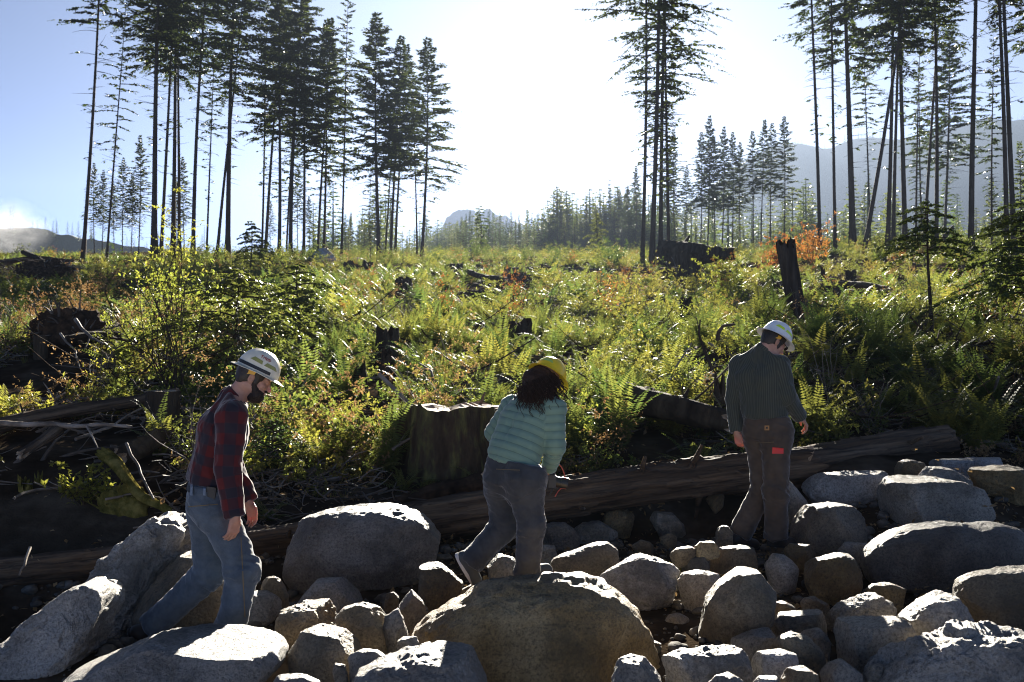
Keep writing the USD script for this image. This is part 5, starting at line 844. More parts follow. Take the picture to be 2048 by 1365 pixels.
# ---------------------------------------------------------------- people
class Field:
    """A solid drawn as a distance field on a grid, blended where its bones meet; surface() gives its skin."""
    def __init__(s, pts, pad, h):
        p = np.array(pts); s.lo, hi = p.min(0) - pad, p.max(0) + pad; s.h = h; s.n = np.ceil((hi - s.lo) / h).astype(int) + 1
        s.ax = [s.lo[k] + h * np.arange(s.n[k]) for k in range(3)]; s.g = np.full(s.n, 0.2, np.float32)
    def _sub(s, lo, hi):
        i0 = np.clip(((lo - s.lo) / s.h).astype(int) - 1, 0, s.n - 1); i1 = np.clip(((hi - s.lo) / s.h).astype(int) + 2, 1, s.n)
        sl = tuple(slice(a, b) for a, b in zip(i0, i1)); X, Y, Z = (s.ax[k][sl[k]].astype(np.float32) for k in range(3))
        return sl, X[:, None, None], Y[None, :, None], Z[None, None, :]
    def _join(s, sl, d, k):
        a = s.g[sl]; h = np.maximum(k - np.abs(a - d), 0) / k; s.g[sl] = np.minimum(a, d) - h * h * k * 0.25
    def cone(s, a, b, ra, rb, k=0.03):
        a, b = np.asarray(a, float), np.asarray(b, float); R = max(ra, rb) + 0.06
        sl, X, Y, Z = s._sub(np.minimum(a, b) - R, np.maximum(a, b) + R); d = b - a; L2 = d @ d + 1e-12
        t = np.clip(((X - a[0]) * d[0] + (Y - a[1]) * d[1] + (Z - a[2]) * d[2]) / L2, 0, 1)
        q = np.sqrt((X - a[0] - d[0] * t) ** 2 + (Y - a[1] - d[1] * t) ** 2 + (Z - a[2] - d[2] * t) ** 2) - (ra + (rb - ra) * t); s._join(sl, q, k); return s
    def ell(s, c, R, r, k=0.02, cut=False):
        c, r = np.asarray(c, float), np.asarray(r, float); m = r.max() + 0.05; sl, X, Y, Z = s._sub(c - m, c + m); R = np.asarray(R)
        l = [(X - c[0]) * R[i][0] + (Y - c[1]) * R[i][1] + (Z - c[2]) * R[i][2] for i in range(3)]
        k0 = np.sqrt(sum((l[i] / r[i]) ** 2 for i in range(3))); k1 = np.sqrt(sum((l[i] / r[i] ** 2) ** 2 for i in range(3))) + 1e-6; d = k0 * (k0 - 1) / k1
        if cut: s.g[sl] = np.maximum(s.g[sl], -d)
        else: s._join(sl, d, k)
        return s
    def plane(s, p, n):
        n = np.asarray(n, float) / np.linalg.norm(n); X, Y, Z = (a.astype(np.float32) for a in s.ax)
        s.g = np.maximum(s.g, ((X - p[0]) * n[0])[:, None, None] + ((Y - p[1]) * n[1])[None, :, None] + ((Z - p[2]) * n[2])[None, None, :]); return s
    def surface(s, smooth=4):
        g = s.g; ins = g < 0; nx, ny, nz = g.shape
        cnt = sum(ins[a:nx - 1 + a, b:ny - 1 + b, c:nz - 1 + c].astype(np.int8) for a in (0, 1) for b in (0, 1) for c in (0, 1))
        act = (cnt > 0) & (cnt < 8); ids = np.full(act.shape, -1, np.int32); I = np.argwhere(act); ids[act] = np.arange(len(I)); acc = np.zeros((len(I), 3)); w = np.zeros(len(I))
        cor = [np.array(c) for c in np.ndindex(2, 2, 2)]; val = [g[tuple((I + c).T)] for c in cor]
        for p in range(8):
            for q in range(p + 1, 8):
                if np.abs(cor[p] - cor[q]).sum() != 1: continue
                m = (val[p] < 0) != (val[q] < 0); t = val[p][m] / (val[p][m] - val[q][m]); acc[m] += cor[p] + (cor[q] - cor[p]) * t[:, None]; w[m] += 1
        v = s.lo + (I + acc / w[:, None]) * s.h; F_ = []
        for ax in range(3):
            o1, o2 = [k for k in range(3) if k != ax]; sh = [slice(None)] * 3; sh2 = [slice(None)] * 3; sh[ax] = slice(0, -1); sh2[ax] = slice(1, None)
            ch = ins[tuple(sh)] != ins[tuple(sh2)]; E = np.argwhere(ch); E = E[(E[:, o1] > 0) & (E[:, o2] > 0) & (E[:, o1] < act.shape[o1]) & (E[:, o2] < act.shape[o2])]
            def at(d1, d2): J = E.copy(); J[:, o1] -= d1; J[:, o2] -= d2; return ids[tuple(J.T)]
            q = np.stack([at(1, 1), at(0, 1), at(0, 0), at(1, 0)], 1); fl = ins[tuple(E.T)] ^ (ax == 1); q[~fl] = q[~fl][:, ::-1]; F_.append(q)
        q = np.vstack(F_); q = q[(q >= 0).all(1)]; f = np.vstack([q[:, [0, 1, 2]], q[:, [0, 2, 3]]])
        from scipy.sparse import coo_matrix, diags
        e = np.vstack([f[:, [0, 1]], f[:, [1, 2]], f[:, [2, 0]]]); e = np.vstack([e, e[:, ::-1]]); A = coo_matrix((np.ones(len(e)), (e[:, 0], e[:, 1])), (len(v), len(v))).tocsr(); A.data[:] = 1.0; A = diags(1 / np.maximum(np.asarray(A.sum(1)).ravel(), 1)) @ A
        for _ in range(smooth):
            v = v + 0.5 * (A @ v - v); v = v - 0.52 * (A @ v - v)
        return v, f
def normals(v, f):
    n = np.zeros_like(v); fn = np.cross(v[f[:, 1]] - v[f[:, 0]], v[f[:, 2]] - v[f[:, 0]])
    for k in range(3): np.add.at(n, f[:, k], fn)
    return n / (np.linalg.norm(n, axis=1, keepdims=True) + 1e-12)
def along(v, bones):
    """For every vertex the nearest bone's cloth coordinates: around and along, in metres, plus the bone's number and place on it."""
    best = np.full(len(v), 1e9); uv = np.zeros((len(v), 2)); bi = np.zeros(len(v), int); tt = np.zeros(len(v)); off = 0.0
    for k, (a, b, r, ref) in enumerate(bones):
        a, b = np.asarray(a), np.asarray(b); d = b - a; L = np.linalg.norm(d); d = d / L; t = (v - a) @ d; tc = np.clip(t, 0, L); q = v - a - tc[:, None] * d; dist = np.linalg.norm(q, axis=1) - r
        e1 = np.asarray(ref, float) - d * (d @ np.asarray(ref, float)); e1 /= np.linalg.norm(e1); e2 = np.cross(d, e1); u = np.arctan2(q @ e2, q @ e1) * r; m = dist < best
        best[m] = dist[m]; uv[m, 0] = u[m]; uv[m, 1] = off + t[m]; bi[m] = k; tt[m] = t[m] / L; off += L
    return uv, bi, tt
def folds(v, f, uv, amp, fu, fv, seed, mask=1.0):
    n = normals(v, f); w = fbm(np.stack([uv[:, 0] * fu, uv[:, 1] * fv, uv[:, 1] * 0 + seed], 1), 3, seed); w2 = 1 - 2 * np.abs(fbm(np.stack([uv[:, 0] * fu * .7 + 9, uv[:, 1] * fv * .8 + uv[:, 0] * fv * .4, uv[:, 1] * 0 + seed], 1), 2, seed + 5))
    return v + n * (amp * mask * (0.5 * w + 0.5 * w2))[:, None]
def frame(heading, pitch, roll=0.0):
    """Rows: right, forward, up of a head turned to heading (degrees from +x toward away), pitched down."""
    h, p = math.radians(heading), math.radians(pitch); fw = np.array([math.cos(h) * math.cos(p), math.sin(h) * math.cos(p), -math.sin(p)]); r = np.array([math.sin(h), -math.cos(h), 0.0]); u = np.cross(r, fw)
    c, s = math.cos(math.radians(roll)), math.sin(math.radians(roll)); return np.array([r * c + u * s, fw, u * c - r * s])
def head_field(F_, c, R, k=1.0):
    L = lambda x, y, z: c + k * (np.array([x, y, z]) @ R)
    F_.ell(L(0, -.012, .03), R, np.array([.074, .094, .088]) * k).ell(L(0, .032, -.035), R, np.array([.06, .062, .085]) * k, .03).ell(L(0, .048, -.09), R, np.array([.042, .042, .032]) * k, .03)
    for s in (-1, 1):
        F_.ell(L(s * .05, .01, -.06), R, np.array([.016, .05, .03]) * k, .02); F_.ell(L(s * .03, .078, .012), R, np.array([.024, .014, .008]) * k, .012); F_.ell(L(s * .042, .066, -.03), R, np.array([.018, .018, .014]) * k, .015)
        F_.ell(L(s * .031, .096, -.004), R, np.array([.014, .014, .009]) * k, cut=True); F_.ell(L(s * .031, .081, -.004), R, np.array([.0115, .0115, .0115]) * k, .002)
        F_.ell(L(s * .077, -.014, -.018), frame_tilt(R, s), np.array([.008, .021, .033]) * k, .006); F_.ell(L(s * .086, -.010, -.016), R, np.array([.006, .010, .017]) * k, cut=True)
    F_.cone(L(0, .09, .004), L(0, .112, -.04), .008 * k, .0125 * k, .012); F_.ell(L(.011, .1, -.044), R, np.array([.008, .01, .007]) * k, .006); F_.ell(L(-.011, .1, -.044), R, np.array([.008, .01, .007]) * k, .006)
    F_.ell(L(0, .094, -.068), R, np.array([.023, .009, .006]) * k, .006); F_.ell(L(0, .09, -.08), R, np.array([.02, .01, .007]) * k, .006); F_.ell(L(0, .105, -.0735), R, np.array([.02, .008, .004]) * k, cut=True)
    return L
def frame_tilt(R, s):
    a = math.radians(18) * s; return np.array([R[0] * math.cos(a) + R[1] * math.sin(a), R[1] * math.cos(a) - R[0] * math.sin(a), R[2]])
def hand_field(F_, w, dr, palm, thumb, curl=0.5, k=1.0, spread=0.06, curls=None):
    """A hand at wrist w pointing along dr; palm is the way the palm faces, thumb the side the thumb leaves from."""
    dr = dr / np.linalg.norm(dr); palm = palm - dr * (palm @ dr); palm /= np.linalg.norm(palm); th = np.cross(dr, palm); th *= np.sign(th @ thumb)
    F_.cone(w - dr * 0.03, w + dr * 0.01, .027 * k, .026 * k, .01); pts = []
    for i, o in enumerate((.030, .0105, -.0095, -.028)):
        base = w + dr * (.088 - .004 * abs(i - 1)) * k + th * o * k; F_.cone(w + dr * .012 * k + th * o * .62 * k, base, .0155 * k, .0115 * k, .012)
        L = np.array([.043, .027, .021]) * (1.0, 1.08, 1.0, .8)[i] * k; p = base; a = 0.12
        for j in range(3):
            a += (curls[i] if curls else curl) * (0.9, 1.0, 0.6)[j]; q = p + (dr * math.cos(a) + palm * math.sin(a) + th * o * spread * 20 * .1) * L[j]; F_.cone(p, q, (.0092, .0085, .0078)[j] * k, (.0085, .0078, .0066)[j] * k, .0022); p = q
        pts.append(p)
    t0 = w + dr * .022 * k + th * .022 * k; t1 = t0 + (dr * .55 + th * .62 + palm * .45) * .040 * k; t2 = t1 + (dr * .88 + th * .2 + palm * .45) * .033 * k; t3 = t2 + (dr * .95 - th * .05 + palm * .35) * .025 * k
    F_.cone(t0, t1, .0145 * k, .0115 * k, .008).cone(t1, t2, .011 * k, .0095 * k, .003).cone(t2, t3, .0095 * k, .0075 * k, .003)
def hair_cap(c, R, k, low, front, seed, grow=0.011, mat_="hair", parent=None, name="hair"):
    F_ = Field([c - .16, c + .16], 0.02, 0.005); L = lambda x, y, z: c + k * (np.array([x, y, z]) @ R)
    F_.ell(L(0, -.015, .028), R, (np.array([.074, .094, .088]) + grow) * k); F_.ell(L(0, -.05, -.03), R, np.array([.062, .052, .06]) * k, .03)
    for s in (-1, 1): F_.ell(L(s * .066, .018, -.02), R, np.array([.012, .016, .045]) * k, .01)
    F_.plane(L(0, front, .0), R[1] * 1 + R[2] * -.35); F_.plane(L(0, 0, low), -R[2] + R[1] * 0.15)
    for s in (-1, 1): F_.ell(L(s * .085, -.014, -.02), R, np.array([.02, .02, .034]) * k, cut=True)
    v, f = F_.surface(2); n = normals(v, f); l = (v - c) @ R.T
    v = v + n * (.003 * fbm(np.stack([l[:, 0] * 130, l[:, 1] * 60, l[:, 2] * 30], 1), 3, seed))[:, None]
    return v, f
def dome(rx, ry, hgt, brim, drop, crest=.005, nphi=96, ns=34, th=.003, inside=False, front=0.012):
    """Half-shell and brim of a hard hat about the middle of its rim, y forward."""
    ph = np.linspace(0, 2 * PI, nphi, endpoint=False); prof = [(math.cos(a), math.sin(a), 0) for a in np.linspace(PI / 2 - 1e-3, 0.0, ns)]; prof += [(1, 0, e) for e in np.linspace(0.06, 1, 10)]
    prof += [(1, -th, e) for e in np.linspace(1, 0.0, 8)] + [(math.cos(a) * .965, math.sin(a) * .965 - th, -.02) for a in np.linspace(0.0, PI / 2 - 1e-3, 14)]
    V = []
    for (c, s, e) in prof:
        b = np.maximum(e, 0) * (brim + front * np.maximum(np.sin(ph), 0) ** 2); r = np.where(c == 1, 1.0, np.abs(c) ** 0.86)
        x, y = (rx * r + b) * np.cos(ph), (ry * r + b) * np.sin(ph); z = (s * hgt if s >= 0 and c != 1 else np.full(nphi, -0.0)) + (s if c == 1 else 0) - drop * np.maximum(e, 0) ** 1.4 * (0.35 + 0.65 * np.abs(np.sin(ph)))
        z = z + crest * np.exp(-(x / .016) ** 2) * (s > 0.15) * (c != 1) + 0.6 * crest * (np.exp(-((np.abs(x) - .05) / .008) ** 2)) * (s > .3) * (c != 1)
        V.append(np.stack([x, y, np.broadcast_to(z, x.shape)], 1))
    V = np.array(V); m = len(V); i, j = np.meshgrid(np.arange(m - 1), np.arange(nphi), indexing="ij"); k = (j + 1) % nphi
    q = np.stack([i * nphi + j, (i + 1) * nphi + j, (i + 1) * nphi + k, i * nphi + k], -1).reshape(-1, 4); return V.reshape(-1, 3), np.vstack([q[:, [0, 1, 2]], q[:, [0, 2, 3]]])
def on_dome(rx, ry, hgt, uv, off):
    """Points (angle around, height 0..1) laid on the hat's shell, off metres proud of it."""
    a, s = uv[:, 0], np.arcsin(np.clip(uv[:, 1], 0, .999)); r = np.cos(s) ** 0.86; p = np.stack([rx * r * np.cos(a), ry * r * np.sin(a), hgt * np.sin(s)], 1)
    n = p / np.array([rx, ry, hgt]) ** 2; return p + off * n / np.linalg.norm(n, axis=1, keepdims=True)
def sticker(rx, ry, hgt, corners, off=.002, n=10):
    """A flat strip given by 4 corners (angle, height), wrapped on the shell."""
    c = np.array(corners, float); u, w = np.meshgrid(np.linspace(0, 1, n), np.linspace(0, 1, 5), indexing="ij"); g = (c[0] * ((1 - u) * (1 - w))[..., None] + c[1] * (u * (1 - w))[..., None] + c[2] * (u * w)[..., None] + c[3] * ((1 - u) * w)[..., None]).reshape(-1, 2)
    i, j = np.meshgrid(np.arange(n - 1), np.arange(4), indexing="ij"); q = np.stack([i * 5 + j, (i + 1) * 5 + j, (i + 1) * 5 + j + 1, i * 5 + j + 1], -1).reshape(-1, 4)
    v = on_dome(rx, ry, hgt, g, off); v2 = on_dome(rx, ry, hgt, g, off * .3); m = len(v); f = np.vstack([q[:, [0, 1, 2]], q[:, [0, 2, 3]]])
    return np.vstack([v, v2]), np.vstack([f, f[:, ::-1] + m])
def hard_hat(parent, rim, R, shell, base, k=1.0, strips="lime", strip_side=0, word=None, band=None, susp="yellow_plastic"):
    rx, ry, hg = .113 * k, .130 * k, .135 * k; put = lambda mesh: (rim - base + np.asarray(mesh[0]) @ R, mesh[1])
    hat = obj("hard_hat", put(dome(rx, ry, hg, .036 * k, .014)), shell, parent, smooth=60)
    a0 = strip_side
    obj("reflective_strip", put(sticker(rx, ry, hg, [(a0 - .62, .40), (a0 + .06, .36), (a0 + .02, .52), (a0 - .46, .56)])), strips, hat)
    obj("reflective_strip", put(sticker(rx, ry, hg, [(a0 + .14, .36), (a0 + .95, .34), (a0 + .80, .50), (a0 + .26, .52)])), strips, hat)
    if word:
        t = meshkit.text_mesh(word, 0.021, 0.0015, bold=True); tv = np.array(t.vertices); tf = np.array(t.faces); m = trimesh.Trimesh(tv, tf, process=False).subdivide_to_size(0.006); tv, tf = np.array(m.vertices), np.array(m.faces)
        w = tv[:, 0].max(); ang = a0 + .10 + (tv[:, 0] - w / 2) / .105; hh = np.interp(tv[:, 1], [-.01, .03], [.58, .79]); p = on_dome(rx, ry, hg, np.stack([ang, hh], 1), 0.0); nrm = p / np.array([rx, ry, hg]) ** 2; nrm /= np.linalg.norm(nrm, axis=1, keepdims=True)
        obj("lettering", put((p + nrm * (tv[:, 2:3] + .0008), tf)), "red_ink", hat)
    if band:
        g = np.linspace(0, 2 * PI, 97)[:-1]; lo = on_dome(rx, ry, hg, np.stack([g, g * 0 + .06], 1), .004); hi = on_dome(rx, ry, hg, np.stack([g, g * 0 + .20], 1), .004); i = np.arange(96); j = (i + 1) % 96
        keep = (np.sin(g - 0) < 0.55); f = np.vstack([np.stack([i, j, 96 + j], 1)[keep], np.stack([i, 96 + j, 96 + i], 1)[keep]]); obj("goggle_strap", put((np.vstack([lo, hi]), f)), band, hat)
    # the yellow liner that shows under the rim, from ear round the nape
    g = np.linspace(-PI * 0.98, -0.02, 60); hw = .011 + .006 * np.cos((g + PI / 2) * 3) ** 2
    top = np.stack([.088 * np.cos(g), .104 * np.sin(g) - .004, -.004 + 0 * g], 1); bot = np.stack([.087 * np.cos(g), .103 * np.sin(g) - .004, -.004 - 2 * hw], 1); i = np.arange(59)
    v = np.vstack([top, bot]) * k; obj("liner_band", put((v, np.vstack([np.stack([i, i + 1, 60 + i + 1], 1), np.stack([i, 60 + i + 1, 60 + i], 1)]))), susp, hat)
    return hat
def boot(F_, heel, toe, ankle, r=.042):
    fwd = toe - heel; L = np.linalg.norm(fwd); fwd /= L; up = ankle - heel; up -= fwd * (up @ fwd); up /= np.linalg.norm(up)
    F_.cone(heel + up * .035 + fwd * .03, toe + up * .03 - fwd * .04, r * .95, r * .92, .03); F_.cone(ankle, heel + up * .05 + fwd * .045, r * 1.2, r * 1.05, .03); F_.cone(heel + up * .055 + fwd * .06, toe + up * .03 - fwd * .06, r, r * .85, .03)
    return up, fwd
def sole_mesh(heel, toe, ankle, w=.047):
    fwd = toe - heel; L = np.linalg.norm(fwd); fwd /= L; up = ankle - heel; up -= fwd * (up @ fwd); up /= np.linalg.norm(up); sd = np.cross(fwd, up); t = np.linspace(0, 2 * PI, 40, endpoint=False)
    x = np.cos(t) * (L / 2 + .015); y = np.sin(t) * w * (1 - .12 * np.cos(t) + .12 * np.cos(2 * t)); c = heel + fwd * (L / 2 - .0); V = []
    for s, z in ((1, .02), (1.0, .002), (.96, -.004)): V.append(c + np.outer(x * s, fwd) + np.outer(y * s, sd) + up * z)
    V = np.vstack(V + [[c + up * .02, c - up * .004]]); i = np.arange(40); j = (i + 1) % 40; f = []
    for a in (0, 1): f += [np.stack([a * 40 + i, a * 40 + 40 + i, a * 40 + 40 + j], 1), np.stack([a * 40 + i, a * 40 + 40 + j, a * 40 + j], 1)]
    f += [np.stack([np.full(40, 120), i, j], 1), np.stack([np.full(40, 121), 80 + j, 80 + i], 1)]; return V, np.vstack(f)
def cloth_patch(mesh, outline, d0, off, n=14, thick=.003):
    """A sewn-on piece: an outline in photograph pixels laid on the garment where the sight lines meet it."""
    from shapely.geometry import Polygon, Point
    tm = trimesh.Trimesh(mesh[0], mesh[1], process=False); o = np.array(outline, float); u, w = np.meshgrid(np.linspace(0, 1, n), np.linspace(0, 1, n), indexing="ij")
    g = (o[0] * ((1 - u) * (1 - w))[..., None] + o[1] * (u * (1 - w))[..., None] + o[2] * (u * w)[..., None] + o[3] * ((1 - u) * w)[..., None]).reshape(-1, 2)
    eye = np.array([0, 0, CAMZ]); dirs = np.array([P(a, b, 1.0) - eye for a, b in g]); loc, ri, ti = tm.ray.intersects_location(np.repeat(eye[None], len(g), 0), dirs, multiple_hits=False)
    v = np.full((n * n, 3), np.nan); v[ri] = loc
    if np.isnan(v).any():
        ok = ~np.isnan(v[:, 0]); from scipy.spatial import cKDTree; _, nn = cKDTree(g[ok]).query(g[~ok]); v[~ok] = v[ok][nn]
    ctr = (dirs / np.linalg.norm(dirs, axis=1, keepdims=True)); v = v - ctr * off; i, j = np.meshgrid(np.arange(n - 1), np.arange(n - 1), indexing="ij"); q = np.stack([i * n + j, (i + 1) * n + j, (i + 1) * n + j + 1, i * n + j + 1], -1).reshape(-1, 4)
    f = np.vstack([q[:, [0, 1, 2]], q[:, [0, 2, 3]]]); back = v + ctr * thick; rim = np.concatenate([np.arange(n) * n, (n - 1) * n + np.arange(1, n), np.arange(n - 2, -1, -1) * n + n - 1, np.arange(n - 2, 0, -1)]); m = len(rim); a = rim; b = np.roll(rim, -1); N = n * n
    return np.vstack([v, back]), np.vstack([f, f[:, ::-1] + N, np.stack([a, b, b + N], 1), np.stack([a, b + N, a + N], 1)])
def band(pts, ra, p0, p1, axis, h=.006):
    """A belt: the ring of a field between two planes."""
# cloth, skin and plastic
def cloth(name, nodes, links, bump_scale=900, strength=.25):
    n = {"tc": ("texture_coordinate", {}), "w": ("noise_texture", {"scale": bump_scale, "detail": 2.0}), "b": ("bump", {"strength": strength, "distance": .002}), "p": ("principled_bsdf", {"roughness": .88, "specular_ior_level": .2, "sheen_weight": .45, "sheen_roughness": .35}), **nodes}
    mat(name, n, [("tc.object", "w.vector"), ("w.fac", "b.height"), ("b.normal", "p.normal")] + links, surface="p.BSDF")
def bands_of(axis, period, width, soft=.08):
    """Nodes and links of a stripe mask along a cloth coordinate."""
    return {f"{axis}m{period}": 0}
cloth("plaid", {"uv": ("separate_xyz", {}), "su": ("math", {"math_type": "multiply", "value2": 1 / .062}), "fu": ("math", {"math_type": "pingpong", "value2": 1.0}), "ru": ("rgb_ramp", {"ramp": [(0, (0, 0, 0)), (.42, (0, 0, 0)), (.52, (1, 1, 1)), (1, (1, 1, 1))]}),
    "sv": ("math", {"math_type": "multiply", "value2": 1 / .062}), "fv": ("math", {"math_type": "pingpong", "value2": 1.0}), "rv": ("rgb_ramp", {"ramp": [(0, (0, 0, 0)), (.42, (0, 0, 0)), (.52, (1, 1, 1)), (1, (1, 1, 1))]}),
    "m": ("mix", {"fac": .5}), "c": ("rgb_ramp", {"ramp": [(0, (.018, .015, .022)), (.35, (.035, .02, .026)), (.55, (.038, .011, .014)), (1, (.085, .012, .012))]})},
    [("tc.UV", "uv.vector"), ("uv.x", "su.value1"), ("su.value", "fu.value1"), ("fu.value", "ru.fac"), ("uv.y", "sv.value1"), ("sv.value", "fv.value1"), ("fv.value", "rv.fac"), ("ru.color", "m.color1"), ("rv.color", "m.color2"), ("m.color", "c.fac"), ("c.color", "p.base_color")], 700)
cloth("striped", {"uv": ("separate_xyz", {}), "su": ("math", {"math_type": "multiply", "value2": 1 / .0085}), "fu": ("math", {"math_type": "pingpong", "value2": 1.0}), "c": ("rgb_ramp", {"ramp": [(0, (.038, .041, .031)), (.45, (.042, .045, .034)), (.65, (.06, .063, .048)), (1, (.066, .069, .052))]})},
    [("tc.UV", "uv.vector"), ("uv.x", "su.value1"), ("su.value", "fu.value1"), ("fu.value", "c.fac"), ("c.color", "p.base_color")], 700)
cloth("quilted", {"uv": ("separate_xyz", {}), "sv": ("math", {"math_type": "multiply", "value2": 1 / .052}), "fv": ("math", {"math_type": "fraction"}), "c": ("rgb_ramp", {"ramp": [(0, (.08, .125, .095)), (.05, (.14, .215, .165)), (.5, (.165, .25, .19)), (.95, (.14, .215, .165)), (1, (.08, .125, .095))]})},
    [("tc.UV", "uv.vector"), ("uv.y", "sv.value1"), ("sv.value", "fv.value1"), ("fv.value", "c.fac"), ("c.color", "p.base_color")], 60, .35)
def denim(name, a, b): cloth(name, {"v": ("noise_texture", {"scale": 9.0, "detail": 6.0, "roughness": .65}), "v2": ("noise_texture", {"scale": 420.0, "detail": 2.0}), "ad": ("math", {"math_type": "multiply_add", "value2": .45}), "c": ("rgb_ramp", {"ramp": [(.5, a), (.95, b)]})},
    [("tc.object", "v.vector"), ("tc.object", "v2.vector"), ("v2.fac", "ad.value1"), ("v.fac", "ad.value3"), ("ad.value", "c.fac"), ("c.color", "p.base_color")], 1100, .4)
denim("blue_denim", (.04, .052, .066), (.10, .122, .145)); denim("dark_denim", (.027, .029, .032), (.06, .062, .064)); denim("brown_duck", (.042, .03, .021), (.088, .064, .046)); denim("denim_hem", (.09, .115, .15), (.2, .235, .28))
plain("skin", (.36, .19, .13), .5, .4, bump=.15, var=.15, vscale=30, subsurface_weight=.08, subsurface_radius=(.9, .35, .2), subsurface_scale=.008)
plain("hair", (.018, .012, .009), .45, .45, bump=.6, bscale=500, var=.4, vscale=200); plain("beard_hair", (.02, .012, .008), .6, .3, bump=.9, bscale=600); plain("curly_hair", (.03, .0155, .009), .6, .2, bump=.5, bscale=400, var=.4, vscale=120)
plain("white_plastic", (.72, .71, .68), .32, .5, var=.07, vscale=35, bump=.06, bscale=60); plain("cream_plastic", (.70, .64, .49), .35, .5, var=.09, vscale=35, bump=.06, bscale=60); plain("yellow_plastic", (.62, .33, .015), .35, .5); plain("hat_yellow", (.80, .54, .02), .3, .5, var=.08, vscale=40, transmission_weight=0.0)
plain("olive_strip", (.28, .27, .08), .45); plain("lime", (.55, .75, .05), .4); plain("pale_lime", (.42, .52, .10), .4); plain("red_ink", (.32, .02, .02), .5)
plain("black_rubber", (.015, .015, .015), .5); plain("black_leather", (.014, .012, .011), .5, bump=.3); plain("boot_leather", (.03, .022, .016), .55, bump=.4, var=.3); plain("sneaker_cloth", (.045, .05, .05), .7, bump=.3); plain("pale_sole", (.45, .43, .4), .7); plain("boot_sole", (.02, .018, .016), .8)
plain("tan_leather", (.34, .17, .05), .6); plain("red_cover", (.55, .02, .02), .45); plain("camera_black", (.012, .012, .013), .4); plain("red_cord", (.35, .06, .04), .6); plain("lens_glass", (.01, .01, .015), .08); plain("dark_lens", (.01, .01, .01), .1); plain("thread", (.14, .10, .045), .8)

